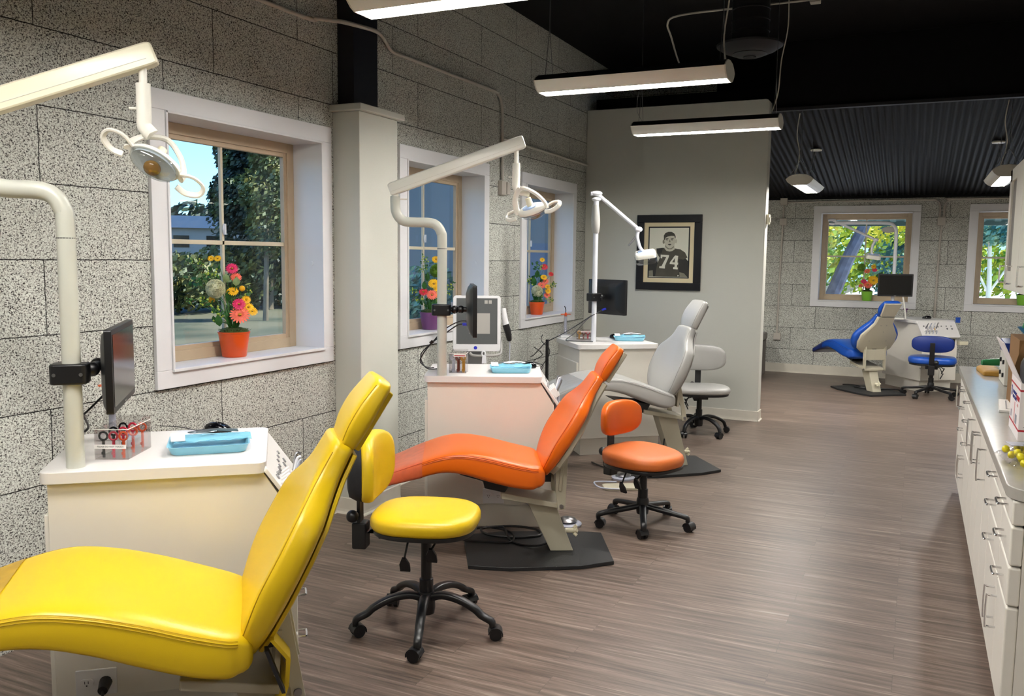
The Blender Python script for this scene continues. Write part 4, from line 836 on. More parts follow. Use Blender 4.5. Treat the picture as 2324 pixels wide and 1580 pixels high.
        B().cyl((.108, sg*.13, post_top-.028), (.108, sg*.152, post_top-.028), .012, n=12).build('pivot_bolt', 'steel', t, smooth=True)
    b = B(); b.box(-.02, .06, -.05, .05, sz-.01, sz+.06); b.tube([(.0, 0, sz+.03), (.06, 0, sz+.04), (.07, 0, sz+.10)], .02, 8); b.build('recline_hinge', 'black_plastic', t, bevel=.003)
    b = B(); b.prism([(-.09, post_top+.012), (.075, post_top-.015), (.19, .022), (.062, .022)], -.06, .06, 'xz'); b.build('support_post', 'beige_metal', t, bevel=.004)
    b = B(); c = Vector((.20, .0, .12))
    for a in range(5):
        aa = 2*PI*a/5+.3; b.cyl(c+Vector((0, .016*math.cos(aa), .016*math.sin(aa))), c+Vector((.014, .030*math.cos(aa), .030*math.sin(aa))), .010, n=8)
    b.cyl(c+Vector((-.05, 0, 0)), c+Vector((.02, 0, 0)), .014, n=12); b.build('release_knob', 'lamp_cream', t, smooth=True)
    if plate: B().prism([(-.40, -.27), (-.18, -.315), (.2, -.295), (.39, -.23), (.40, .26), (.2, .30), (-.18, .30), (-.42, .24)], 0, .022, 'xy').build('base_plate', 'plate_black', t, bevel=.004)
    if flap:
        b = B(); pts = [(Q0.x+.03, .0), (Q0.x+.075, -.07), (Q0.x+.07, -.16), (Q0.x+.045, -.24), (Q0.x+.03, -.30)]
        R_ = []
        for i, (s_, dz) in enumerate(pts): R_.append([Vector((s_+a, y, Q0.z+.06+dz)) for a, y in ((-.006, -.235+.02*i), (.006, -.235+.02*i), (.010, 0), (.006, .235-.02*i), (-.006, .235-.02*i), (-.002, 0))])
        b.loft(R_); b.build('loose_back_flap', v+'_vinyl', t, smooth=True)
        b = B(); b.prism([(Q0.x+.01, Q0.z+.03), (Q0.x+.02, Q0.z+.03), (Q0.x+.065, Q0.z-.10), (Q0.x+.055, Q0.z-.10)], -.235, -.20, 'xz'); b.build('strap', 'black_soft', t)
    return t
S1 = [(-1.02, .60, .075, .20), (-.85, .668, .088, .225), (-.70, .720, .102, .25), (-.56, .748, .122, .274), (-.43, .736, .142, .282), (-.30, .703, .162, .282), (-.18, .661, .163, .282), (-.09, .628, .150, .275), (-.055, .614, .130, .262)]
make_chair('nearest dental chair, bright yellow, cut off by the left edge', (-1.76, 1.97), 42, 'yellow', S1, ((.005, .518), (.285, 1.062)), ((.298, 1.080), (.396, 1.242)), 'y', 'yellow_vinyl', flap=True, post_top=.40)
S2 = [(-.94, .470, .065, .215), (-.82, .515, .078, .235), (-.67, .577, .10, .262), (-.54, .622, .112, .278), (-.43, .636, .136, .28), (-.30, .620, .160, .28), (-.17, .587, .160, .28), (-.07, .563, .150, .275), (-.03, .554, .130, .262)]
make_chair('orange dental chair in the middle, behind the yellow stool', (-1.85, 4.36), 28.5, 'orange', S2, ((.055, .475), (.352, .965)), ((.365, .985), (.45, 1.128)), 'o', 'beige_metal')
S3 = [(-1.08, .60, .08, .21), (-.93, .665, .088, .235), (-.76, .730, .088, .262), (-.60, .764, .10, .278), (-.45, .764, .125, .28), (-.30, .728, .145, .28), (-.17, .683, .150, .28), (-.09, .652, .138, .275), (-.05, .638, .120, .262)]
make_chair('grey dental chair between the orange chair and the partition', (-1.745, 6.62), 38, 'grey', S3, ((.0, .60), (.205, 1.085)), ((.215, 1.115), (.30, 1.29)), 'g', 'grey_vinyl', flap=False, post_top=.45)
make_chair('blue dental chair at the far end, its beige back towards the camera', (-.48, 11.78), -52, 'blue', S2, ((.055, .50), (.30, .965)), ((.32, .985), (.41, 1.125)), 'b', 'beige_metal',
           widths=[(0, .19, .07, .0), (.12, .27, .08, .01), (.3, .31, .08, .03), (.48, .30, .075, .03), (.66, .235, .07, .02), (.82, .16, .068, .01), (1, .13, .06, .0)])

# ------------------------------------------------------------------ operator stools (local x = the way the sitter faces)
def make_stool(label, hub, face, v, zs, seat=(.46, .44), pad=(.36, .22), pad_z=.30, pad_off=-.26, az0=0, arch=True, m_pad=None, reach=.28, back_m=None, th=.06, saddle=0):
    t = thing('operator_stool', label, 'stool', (hub[0], hub[1], 0), R(face), 'wheeled operator stools'); N = 40
    def blob(b, c, hx, hy, h, e=2.8, dome=.0, tfun=None):
        R_ = []
        for k, z in ((.86, -.5), (.965, -.42), (1.0, -.2), (1.0, .12), (.975, .32), (.91, .45), (.7, .5), (.35, .5), (.03, .5)):
            rr = []
            for i in range(N):
                x, y = sell(2*PI*i/N, e); zz = z*h
                if z > 0: zz += dome*(1-k)
                p = Vector((c[0]+hx*k*x*(1+saddle*y*0), c[1]+hy*k*y*(1-saddle*.5*(x > 0)*abs(x)), c[2]+zz))
                if z > 0 and saddle: p.z -= saddle*.05*x*k
                rr.append(p)
            R_.append(rr)
        b.loft(R_)
    b = B(); blob(b, (0, 0, zs-th/2), seat[0]/2, seat[1]/2, th, dome=.015); st = b.build('seat', v, t, smooth=70)
    if not saddle: b = B(); b.tube([Vector((seat[0]/2*.955*sell(2*PI*i/N, 2.8)[0], seat[1]/2*.955*sell(2*PI*i/N, 2.8)[1], zs-th*.22)) for i in range(N)]+[Vector((seat[0]/2*.955, 0, zs-th*.22))], .0018, 5, smooth=False); b.build('seat_seam', v.split('_')[0]+'_seam' if v != 'orange_cloth' else 'orange_seam', st)
    b = B(); b.prism([(seat[0]/2*.95*sell(2*PI*i/N, 2.8)[0], seat[1]/2*.95*sell(2*PI*i/N, 2.8)[1]) for i in range(N)], zs-th-.018, zs-th+.004, 'xy'); b.build('seat_pan', 'black_plastic', t, bevel=.006)
    B().box(-.20, .12, -.07, .07, zs-th-.055, zs-th-.016).build('tilt_mechanism', 'black_plastic', t, bevel=.006)
    # backrest: vertical pad curved round the sitter
    hw, hh = pad[0]/2, pad[1]/2; b = B(); R_ = []
    for j, (k, xo) in enumerate(((.90, -.012), (.975, -.006), (1, .006), (1, .026), (.97, .040), (.88, .048), (.5, .050), (.05, .050))):
        rr = []
        for i in range(N):
            y, z = sell(2*PI*i/N, 2.9); yy = hw*k*y; rr.append(Vector((pad_off+xo+.5*yy*yy/ (hw*2.2) *.9, yy, zs+pad_z+hh*k*z)))
        R_.append(rr)
    b.loft(R_); b.build('backrest', m_pad or v, t, smooth=70)
    if back_m:
        b = B(); R_ = []
        for k, xo in ((.72, -.070), (.88, -.062), (.965, -.03), (.98, -.008)):
            R_.append([Vector((pad_off+xo+.5*(hw*k*sell(2*PI*i/N, 2.9)[0])**2/(hw*2.2)*.9, hw*k*sell(2*PI*i/N, 2.9)[0], zs+pad_z+hh*k*sell(2*PI*i/N, 2.9)[1])) for i in range(N)])
        b.loft(R_); b.build('backrest_cover', back_m, t, smooth=60)
    b = B(); xb = pad_off-.035
    b.loft([[Vector((x+a, y, z)) for a, y in ((-.008, -.028), (.008, -.028), (.008, .028), (-.008, .028))] for x, z in ((-.16, zs-th-.045), (xb+.03, zs-th-.045), (xb, zs-th+.0), (xb, zs+pad_z+.02))]); b.build('back_strut', 'black_plastic', t, bevel=.003)
    b = B(); b.box(xb-.03, xb+.035, -.036, .036, zs-th-.12, zs-th+.0); b.build('strut_housing', 'black_plastic', t, bevel=.008)
    b = B(); b.sphere((xb-.02, -.05, zs-th+.035), .028, 12, 8); b.cyl((xb, -.02, zs-th+.035), (xb-.02, -.05, zs-th+.035), .008); b.build('adjust_knob', 'black_plastic', t, smooth=True)
    for (px, py, L_) in ((-.06, -.09, .13), (.06, -.10, .08)):
        b = B(); b.tube([(px, -.04, zs-th-.03), (px, py, zs-th-.05), (px-.01, py-.03, zs-th-L_+.01)], .005, 7); b.M = Matrix.Translation((px-.01, py-.032, zs-th-L_)) @ Matrix.Rotation(R(25), 4, 'X'); b.prism([(-.008, .02), (.008, .02), (.022, -.015), (.022, -.055), (-.022, -.055), (-.022, -.015)], -.005, .005, 'xz'); b.build('lever', 'black_plastic', t, smooth=30)
    b = B(); b.lathe([(.024, zs-th-.03), (.024, .235), (.031, .232), (.031, .10)], 18); b.build('gas_cylinder', 'black_plastic', t, smooth=True)
    b = B(); b.lathe([(.034, .175), (.038, .16), (.04, .10), (.036, .075), (.02, .07)], 20); b.build('base_hub', 'black_plastic', t, smooth=True)
    for k in range(5):
        a = R(az0+72*k-face); d = Vector((math.cos(a), math.sin(a), 0)); s_ = Vector((-d.y, d.x, 0))
        b = B()
        if arch: pts = [(.02, .145), (.08, .165), (.16, .155), (.23, .125), (.262, .100), (reach-.008, .08), (reach, .058)]
        else: pts = [(.02, .125), (.10, .112), (.2, .098), (reach-.015, .086), (reach, .075), (reach, .058)]
        R_ = []
        P = catmull([Vector((q[0], 0, q[1])) for q in pts], 4)
        for i, p in enumerate(P):
            dd = (P[min(i+1, len(P)-1)]-P[max(i-1, 0)]).normalized(); nn = Vector((-dd.z, 0, dd.x)); q = i/(len(P)-1); w_ = .023-.006*q; h_ = .017-.004*q
            R_.append([d*(p.x+nn.x*h_*z)+s_*(w_*y)+Vector((0, 0, p.z+nn.z*h_*z)) for y, z in [sell(2*PI*j/14, 3) for j in range(14)]])
        b.loft(R_); lg_ = b.build('leg', 'black_plastic', t, smooth=50)
        b = B(); c = d*reach; ca = R(az0*1.7+130*k); cd_ = Vector((math.cos(ca), math.sin(ca), 0)); cs = Vector((-cd_.y, cd_.x, 0)); cc = c+cd_*.012+Vector((0, 0, .027))
        for sg in (-1, 1): b.cyl(cc+cs*sg*.007, cc+cs*sg*.025, .0265, n=18)
        R2 = []
        for j in range(9):
            an = R(-10+20*j*1.15); R2.append([cc+cd_*(math.cos(an)*rr)+Vector((0, 0, max(-.02, math.sin(an)*rr)))+cs*y for y, rr in ((-.028, .028), (.028, .028), (.028, .0325), (-.028, .0325))])
        b.loft(R2); b.cyl(c+Vector((0, 0, .045)), c+Vector((0, 0, .066)), .012, n=12); b.build('caster', 'black_plastic', lg_, smooth=40)
    return t
make_stool('nearest stool with a bright yellow seat and black back cover', (-1.895, 3.20), 18, 'yellow_vinyl', .548, (.47, .44), (.38, .30), .185, -.265, 6, True, back_m='black_soft', th=.07, reach=.315)
make_stool('orange stool with a worn rounded seat in front of the grey chair', (-1.465, 5.10), -22, 'orange_cloth', .475, (.47, .46), (.36, .22), .175, -.235, 0, False, m_pad='orange_vinyl', reach=.285, th=.085, saddle=.25)
make_stool('grey stool against the partition wall beside the grey chair', (-1.80, 8.10), -72, 'grey_vinyl', .46, (.48, .56), (.50, .25), .25, -.20, -105, True, th=.06)
make_stool('blue stool with its backrest turned to the camera in front of the far cart', (.235, 11.70), 88, 'blue_vinyl', .50, (.46, .54), (.47, .20), .165, -.22, -120, False, m_pad='blue_dark', reach=.32, th=.085)

# ------------------------------------------------------------------ counter with base cabinets
units = [(3.27, 3.60, 'dd'), (3.60, 4.12, 'dd'), (4.12, 4.46, 'd1'), (4.46, 5.18, 'd2'), (5.18, 5.55, 'd0'), (5.55, 6.05, 'dd'), (6.05, 6.58, 'dd'), (6.58, 6.98, 'd0')]
labs = ['nearest base cabinet of the counter, three short drawers above a door', 'second base cabinet of the counter with three drawers above a door', 'narrow single door base cabinet just past the two nearest drawer cabinets',
        'double door base cabinet in the middle of the counter', 'single door base cabinet beyond the double doors', 'first drawer cabinet in the far half of the counter', 'last drawer cabinet in the far half of the counter', 'narrow door cabinet closing the far end of the counter']
XF, XC = .335, .375
for i, ((ya, yb, k), lab) in enumerate(zip(units, labs)):
    t = thing('base_cabinet', lab, 'cabinet', (XC, ya, 0), 0, 'white base cabinets under the counter')
    W_ = yb-ya; B().box(0, .56, .001, W_-.001, .10, .858).build('carcass', 'laminate', t)
    B().box(.07, .56, .0, W_, 0, .10).build('toe_kick', 'laminate', t)
    g = .003; fx0, fx1 = XF-XC, 0
    def front(z0, z1, y0=0, y1=W_, nm='drawer'):
        R_ = [[Vector((fx1, y, z)) for y, z in ((y0+g, z0+g), (y1-g, z0+g), (y1-g, z1-g), (y0+g, z1-g))], [Vector((fx0, y, z)) for y, z in ((y0+g, z0+g), (y1-g, z0+g), (y1-g, z1-g), (y0+g, z1-g))]]
        return B().loft(R_).build(nm, 'laminate', t, bevel=.008, seg=3)
    if k == 'dd':
        for z0, z1 in ((.768, .858), (.628, .768), (.488, .628)):
            f = front(z0, z1); zz = (z0+z1)/2-.0 if z0 < .7 else .812
            handle_mb(B(), (fx0, W_/2-.04, zz), (fx0, W_/2+.04, zz), (-.034, 0, 0), .0045).build('drawer_handle', 'chrome', f, smooth=True)
        f = front(.10, .488, nm='door'); near = i in (1, 6)
        yy = .05 if near else W_-.05; handle_mb(B(), (fx0, yy, .305), (fx0, yy, .425), (-.034, 0, 0), .0045).build('door_handle', 'chrome', f, smooth=True)
    elif k == 'd2':
        for y0, y1, yy in ((0, W_/2, W_/2-.04), (W_/2, W_, W_/2+.04)):
            f = front(.10, .858, y0, y1, 'door'); handle_mb(B(), (fx0, yy, .66), (fx0, yy, .80), (-.036, 0, 0), .0045).build('door_handle', 'chrome', f, smooth=True)
    else:
        f = front(.10, .858, nm='door'); yy = W_-.045 if k == 'd1' else .06
        handle_mb(B(), (fx0, yy, .66), (fx0, yy, .80), (-.036, 0, 0), .0045).build('door_handle', 'chrome', f, smooth=True)
def worktop():
    o = B(); y0, y1 = 3.24, 7.02; x0, x1 = .318, .95
    poly = [(x1, y1), (x0, y1)]+[(x0+.10-.10*math.cos(a), y0+.10-.10*math.sin(a)) for a in (0, R(15), R(30), R(45), R(60), R(75), R(90))]+[(x1, y0)]
    o.prism(poly, .858, .90, 'xy')
    return tag(o.build('worktop', 'counter_top', bevel=.004, seg=2), 'long grey laminate worktop along the right edge of the photo', 'worktop')
worktop()
# wall cabinets above the counter
for i, (ya, yb, lab) in enumerate([(6.55, 7.48, 'farther wall cabinet above the counter with a narrow recessed strip'), (5.6, 6.54, 'nearer wall cabinet above the counter, cut off by the right edge')]):
    t = thing('wall_cabinet', lab, 'cabinet', (.62, ya, 1.455), 0, 'wall cabinets above the counter'); W_ = yb-ya; hgt = .875
    B().box(0, .33, 0, W_, 0, hgt).build('carcass', 'laminate', t)
    if i == 0:
        f = B().box(-.02, 0, .003, .45, .0, hgt).build('door', 'laminate', t, bevel=.003)
        handle_mb(B(), (-.02, .36, .05), (-.02, .36, .17), (-.036, 0, 0), .0055).build('door_handle', 'chrome', f, smooth=True)
        b = B(); b.box(-.02, 0, .456, W_-.003, 0, .135); b.box(-.02, 0, W_-.13, W_-.003, .135, hgt); b.box(-.02, 0, .456, W_-.003, hgt-.09, hgt)
        f = b.build('door', 'laminate', t, bevel=.003); B().box(-.006, -.001, .456, W_-.13, .135, hgt-.09).build('recessed_panel', 'cabinet_grey', f)
        handle_mb(B(), (-.02, W_-.06, .05), (-.02, W_-.06, .17), (-.036, 0, 0), .0055).build('door_handle', 'chrome', f, smooth=True)
    else:
        for y0 in (.003, W_/2+.002):
            f = B().box(-.02, 0, y0, y0+W_/2-.006, 0, hgt).build('door', 'laminate', t, bevel=.003); handle_mb(B(), (-.02, y0+.06, .05), (-.02, y0+.06, .17), (-.036, 0, 0), .0055).build('door_handle', 'chrome', f, smooth=True)
tag(B().box(.66, .94, 5.6, 7.4, 1.30, 1.452).build('paper_towel_holder', 'lime'), 'x', 'x') if False else None

# ------------------------------------------------------------------ things on the counter
def mail_box():
    t = thing('shipping_box', 'open white mailing carton with red stripes standing on the counter', 'cardboard box', (.425, 4.155, .901), 0)
    D_, W_, Hh = .385, .32, .245; th = .004
    def slab(b, x0, x1, y0, y1, z0, z1): b.box(x0, x1, y0, y1, z0, z1)
    b = B(); slab(b, 0, th, 0, D_, 0, Hh); b.build('left_side', 'card_white', t); b = B(); slab(b, th, W_, 0, th, 0, Hh); b.build('front_side', 'card_white', t)
    b = B(); slab(b, W_-th, W_, th, D_, 0, Hh); slab(b, th, W_-th, D_-th, D_, 0, Hh); slab(b, th, W_-th, th, D_-th, 0, th); b.build('inner_side', 'cardboard', t)
    b = B(); b.loft([[Vector(p) for p in ((0, 0, Hh), (th, 0, Hh), (th, D_, Hh), (0, D_, Hh))], [Vector(p) for p in ((-.075, .03, Hh+.165), (-.070, .03, Hh+.166), (-.070, D_-.0, Hh+.166), (-.075, D_-.0, Hh+.165))]]); b.build('left_flap', 'card_white', t)
    b = B(); b.loft([[Vector(p) for p in ((0, D_-th, Hh), (W_, D_-th, Hh), (W_, D_, Hh), (0, D_, Hh))], [Vector(p) for p in ((.04, D_+.08, Hh+.13), (W_, D_+.08, Hh+.13), (W_, D_+.084, Hh+.128), (.04, D_+.084, Hh+.128))]]); b.build('rear_flap', 'cardboard', t)
    b = B(); b.loft([[Vector(p) for p in ((0, 0, Hh), (W_, 0, Hh), (W_, th, Hh), (0, th, Hh))], [Vector(p) for p in ((.02, -.07, Hh-.06), (W_, -.07, Hh-.06), (W_, -.066, Hh-.058), (.02, -.066, Hh-.058))]])
    b = B()
    for z in (.040, Hh-.035): b.box(-.0008, 0, 0, D_, z, z+.008); b.box(0, W_, -.0008, 0, z, z+.008)
    b.build('red_stripe', 'red_ink', t)
    L = t
    rot = (R(90), 0, R(-90))
    text_mesh('UNITED STATES\nPOSTAL SERVICE', .021, 'print', 'blue_ink', L, (-.0012, .205, Hh-.078), rot)
    text_mesh('PRIORITY', .030, 'print', 'red_ink', L, (-.0012, .075, Hh-.075), rot); text_mesh('MAIL', .018, 'print', 'pink_ink', L, (-.0012, .075, Hh-.105), rot)
    b = B(); b.prism([(.335+.024*math.cos(2*PI*i/20), Hh-.07+.024*math.sin(2*PI*i/20)) for i in range(20)], -.0012, 0, 'yz'); b.build('round_emblem', 'blue_ink', t)
    b = B(); b.prism([(.320, Hh-.078), (.345, Hh-.070), (.335, Hh-.064), (.352, Hh-.060), (.345, Hh-.054), (.325, Hh-.060)], -.0018, -.0012, 'yz'); b.build('emblem_eagle', 'card_white', t)
    b = B()
    for k in range(9): b.box(-.0012, 0, .09+k*.007, .0935+k*.007, .055, .095)
    for k in range(6): b.box(-.0012, 0, .30+k*.005, .3025+k*.005, .06, .09)
    b.build('barcode', 'grey_ink', t)
    B().box(-.0012, 0, .18, .20, .05, .14).build('label_strip', 'pink_ink', t)
    text_mesh('T', .018, 'print', 'black_soft', t, (.022, -.0012, .055), (R(90), 0, 0))
mail_box()
t = thing('padded_envelope', 'yellow brown padded envelope lying at the far end of the counter', 'envelope', (.56, 6.66, .901), R(4))
b = B(); rings = []
for k, z in ((1, 0), (1.02, .008), (1.0, .028), (.9, .037), (.4, .04), (.02, .04)): rings.append([Vector((x*k, y*k, z+(.004*math.sin(9*x+5*y) if z > .01 else 0))) for x, y in rrect(-.13, .18, -.17, .17, .012)])
b.loft(rings); b.build('envelope', 'kraft', t, smooth=50)
t = thing('clear_tray', 'small clear lid lying on the padded envelope', 'lid', (.58, 6.60, .943), R(10)); B().prism(rrect(-.06, .08, -.06, .06, .015), 0, .014, 'xy').build('lid', 'clear_plastic', t, bevel=.003)
t = thing('caulking_tube', 'green pointed container lying behind the padded envelope', 'container', (.52, 6.93, .935), R(15)); B().tube([(-.07, 0, .01), (-.06, 0, .01), (.0, 0, .01), (.12, 0, .01)], lambda q: .012+.026*q, 12).build('tube_body', 'green_plastic', t, smooth=True)
t = thing('parts_case', 'dark edged storage case behind the open carton on the counter', 'case', (.56, 6.0, .901), 0); B().box(-.04, .2, 0, .35, 0, .20).build('case_body', 'pale_paint', t, bevel=.005)
b = B(); b.prism([(0, .20), (.35, .20), (.30, .27), (.02, .26)], -.045, .2, 'yz'); b.build('case_lid', 'blue_dark', t); b = B()
for y in (.06, .24):
    for z in (.06, .14): b.cyl((-.04, y, z), (-.05, y, z), .014, n=12)
b.build('case_latch', 'black_plastic', t, smooth=True, kind='stuff')
t = thing('carton', 'brown cardboard carton behind the open white mailing carton', 'cardboard box', (.60, 4.95, .901), 0); b = B(); b.box(-.115, .2, 0, .45, 0, .365); b.build('carton_body', 'cardboard', t, bevel=.003)
t = thing('padding_sack', 'grey white padded sack standing up out of the open white carton', 'sack', (.60, 4.42, .907), 0)
b = B(); pr_ = [(x, z) for x, z in rrect(-.155, .13, .0, .345, .06, 6)]
b.loft([[Vector((x*k, y+.006*math.sin(x*30+z*20), z)) for x, z in pr_] for y, k in ((-.03, .93), (-.018, 1), (.018, 1), (.03, .93))]); b.build('sack_body', 'silver_plastic', t, smooth=50)
t = thing('basket', 'green and blue plastic basket on top of the brown carton', 'basket', (.59, 5.27, 1.267), 0)
b = B(); b.lathe([(.05, 0), (.085, .04), (.09, .045), (.08, .04), (.045, .004)], 20, cap=False); b.build('basket_bowl', 'blue_plastic', t, smooth=True); b = B()
rng = random.Random(2)
for k in range(9): b.sphere((rng.uniform(-.05, .05), rng.uniform(-.05, .05), .04+rng.uniform(0, .02)), .02, 8, 6)
b.build('basket_filling', 'green_plastic', t, smooth=True); B().tube([(-.088, 0, .04), (-.09, 0, .02), (0, 0, -.0+.02), (.09, 0, .02), (.088, 0, .04)], .003, 6).build('basket_handle', 'white_trim', t) if False else None
t = thing('printed_pad', 'white pad with a black bordered print lying left of the open carton', 'pad', (.415, 4.93, .901), R(-4)); B().box(0, .18, 0, .40, 0, .012).build('pad_sheets', 'sticker', t, bevel=.002)
b = B(); b.box(.03, .17, .05, .35, .012, .0126); b.build('print_border', 'frame_black', t); b = B(); b.box(.037, .163, .058, .342, .0126, .0132); b.build('print_area', 'sticker', t); B().box(.07, .14, .13, .24, .0132, .0138).build('print_figure', 'black_soft', t)
def candy_bag():
    t = thing('sweets_bag', 'clear bag of yellow balls at the near end of the counter', 'bag', (.44, 3.70, .901), R(12)); rng = random.Random(4)
    b = B()
    for k in range(46):
        b.sphere((rng.uniform(-.075, .11), rng.uniform(-.10, .13), .014+rng.uniform(0, .028)), .0145, 10, 7)
    b.build('yellow_ball', 'ball_yellow', t, smooth=True, kind='stuff')
    b = B(); n = 16
    vs = []; fs = []
    for i in range(n+1):
        for j in range(n+1):
            x = -.10+.24*i/n; y = -.13+.29*j/n; e_ = min(i, n-i, j, n-j)/n*2; z = .006+.058*min(1, e_*1.6)+.006*math.sin(i*1.9+j*.7)*math.sin(j*1.3)
            vs.append((x, y, z))
    fs = [(i*(n+1)+j, (i+1)*(n+1)+j, (i+1)*(n+1)+j+1, i*(n+1)+j+1) for i in range(n) for j in range(n)]
    b.add(vs, fs); b.build('clear_film', 'clear_plastic', t, smooth=True)
    b = B(); b.box(-.07, .0, .04, .11, .058, .060); b.build('bag_label', 'silver_plastic', t)
candy_bag()

# ------------------------------------------------------------------ things on the carts
def tray(label, c, ang, k=1.0, lab2=''):
    t = thing('instrument_tray', label, 'tray', c, R(ang), 'light blue instrument trays')
    w_, d_ = .125*k, .105*k; R_ = []
    for kk, z in ((.90, 0), (.93, .004), (1.0, .028), (1.03, .030), (.99, .030), (.915, .008), (.1, .007)): R_.append([Vector((x*kk, y*kk, z)) for x, y in rrect(-w_, w_, -d_, d_, .03)])
    b = B(); b.loft(R_); b.build('tray_body', 'tray_blue', t, smooth=40)
    p = thing('sterile_pouch', lab2, 'pouch', (c[0], c[1], c[2]+.016), R(ang+4), 'sterile pouches on the trays')
    b = B(); n = 18; m_ = 8; vs = []
    rng = random.Random(5)
    for i in range(n+1):
        for j in range(m_+1):
            x = -.115+.25*i/n; y = -.012+.085*j/m_; e_ = min(j, m_-j)/m_*2
            vs.append((x*k, y*k, .014+.014*e_+.0025*math.sin(i*.9+j*.8)+.002*math.sin(i*2.3-j*1.1)))
    b.add(vs, [(i*(m_+1)+j, (i+1)*(m_+1)+j, (i+1)*(m_+1)+j+1, i*(m_+1)+j+1) for i in range(n) for j in range(m_)])
    o = b.build('pouch_film', 'pouch_blue', p, smooth=True); so = o.modifiers.new('s', 'SOLIDIFY'); so.thickness = .002
    b = B(); b.loft([[Vector((x*k, y*k, z)) for y, z in ((-.016, .018), (.04, .034), (.04, .037), (-.016, .022))] for x in (-.12, -.075)]); b.build('pouch_flap', 'pouch_white', p)
    b = B()
    for q in range(3): b.tube([Vector((-.04, .015+q*.014, .036))*k, Vector((.02, .022+q*.012, .040))*k, Vector((.095, .012+q*.018, .034))*k], .0022, 6)
    b.tube([Vector((-.04+.05*math.cos(a)*.9+.02, .03+.016*math.sin(a), .036))*k for a in [2*PI*i/12 for i in range(13)]], .002, 5, smooth=False)
    b.build('instruments', 'steel', p, smooth=True)
def at(k, x, y, z=.94): X_, Y_ = L2W(k, x, y); return (X_, Y_, z+.001)
tray('light blue tray on the nearest cart', (-2.325, 2.365, .941), 43, 1.1, 'sterile pouch with steel instruments on the nearest tray')
tray('light blue tray on the second cart behind the orange chair', (-2.27, 4.86, .941), 27, 1.0, 'sterile pouch on the tray of the second cart')
tray('light blue tray on the third cart beside the grey chair', (-2.25, 7.27, .941), 20, 1.05, 'sterile pouch on the tray of the third cart')
def mouse(label, c, ang, cord=None):
    t = thing('computer_mouse', label, 'mouse', c, R(ang)); b = B(); R_ = []
    for kk, z in ((.92, 0), (1, .008), (.96, .02), (.8, .031), (.5, .038), (.05, .040)): R_.append([Vector((x*kk+(.006*(z/.04)), y*kk, z*(1-.25*(x/.055)**2*(x < 0)))) for x, y in [(.056*sell(2*PI*i/28, 2.4)[0], .030*sell(2*PI*i/28, 2.4)[1]) for i in range(28)]])
    b.loft(R_); b.build('mouse_shell', 'black_gloss', t, smooth=60)
    b = B(); b.cyl((.02, -.003, .034), (.02, .003, .034), .006, n=10); b.build('scroll_wheel', 'black_soft', t)
    if cord: B().tube([Vector(p) for p in cord], .0018, 5).build('mouse_cord', 'black_plastic', t, smooth=True)
mouse('black computer mouse behind the tray on the nearest cart', (-2.505, 2.60, .941), 200, [(.05, 0, .01), (.09, .01, .006), (.14, -.03, .003), (.2, -.06, .003), (.28, -.07, .003)])
mouse('black computer mouse behind the tray on the second cart', (-2.24, 5.06, .941), 20, [(.05, 0, .01), (.07, .03, .01), (.03, .05, .006), (-.1, .05, .003)])
mouse('black computer mouse behind the tray on the third cart', (-2.40, 7.36, .941), 200)
mouse('black computer mouse on the far cart', (.155, 12.52, .911), 10)
# clear display boxes with coloured loops
def glasses_box(label, c, ang, writing=True, cols=('black_gloss', 'red_plastic', 'red_plastic'), w_=.10, d_=.20, h_=.10, loops=8, pal=('red_plastic', 'orange_plastic', 'silver_plastic')):
    t = thing('display_box', label, 'box', c, R(ang), 'clear plastic boxes on the carts'); e = .003
    b = B(); b.box(0, w_, 0, e, 0, h_); b.box(0, w_, d_-e, d_, 0, h_*1.15); b.box(0, e, e, d_-e, 0, h_); b.box(w_-e, w_, e, d_-e, 0, h_); b.box(e, w_-e, e, d_-e, 0, e)
    b.build('clear_walls', 'clear_plastic', t)
    b = B(); b.box(-.001, w_+.001, -.001, e, h_-.001, h_+.001); b.box(w_-.001, w_+.0015, 0, d_, h_-.001, h_+.001); b.build('box_edge', 'sticker', t)
    if writing:
        B().box(0, w_-.006, -.0012, -.0002, h_*.36, h_*.50).build('strip_label', 'sticker', t)
        text_mesh('PLEASE DO NOT TOUCH', .0080, 'print', 'black_soft', t, (w_/2-.002, -.0018, h_*.43), (R(90), 0, 0), .0002)
    else:
        B().box(w_*.28, w_, -.0012, -.0002, h_*.84, h_*1.0).build('strip_label', 'sticker', t); B().box(w_*.32, w_*.95, -.0018, -.0012, h_*.88, h_*.92).build('print', 'red_ink', t)
    rng = random.Random(hash(len(label)) % 97)
    k = 0
    for i in range(loops):
        m_ = pal[i % len(pal)]; x = w_*(.2+.3*(i % 3)); y = .02+(d_-.04)*(i//3)/max(1, (loops-1)//3)
        g = thing('ring_gauge', '%s looped key standing in the box %s' % ({'red_plastic': 'red', 'orange_plastic': 'orange', 'silver_plastic': 'silver', 'gold_plastic': 'gold', 'brown_plastic': 'brown', 'black_gloss': 'black'}[m_], 'on the nearest cart' if writing else ('on the second cart' if w_ < .11 else 'on the third cart')), 'key', (c[0]+x*math.cos(R(ang))-y*math.sin(R(ang)), c[1]+x*math.sin(R(ang))+y*math.cos(R(ang)), c[2]+e), R(ang), 'looped keys in the clear boxes, %s%s' % (m_.split('_')[0], ' near' if writing else (' second' if w_ < .11 else ' third')))
        b = B(); zz = h_*.72; rr = .014
        b.tube([(rr*math.cos(a), 0, zz+rr*math.sin(a)) for a in [2*PI*q/14 for q in range(15)]], .0038, 7, smooth=False); b.build('loop', m_, g, smooth=True)
        b = B(); b.box(-.0045, .0045, -.002, .002, 0, zz-rr); b.box(-.008, .0, -.002, .002, 0.01, .02); b.build('shaft', m_, g, bevel=.001)
    return t
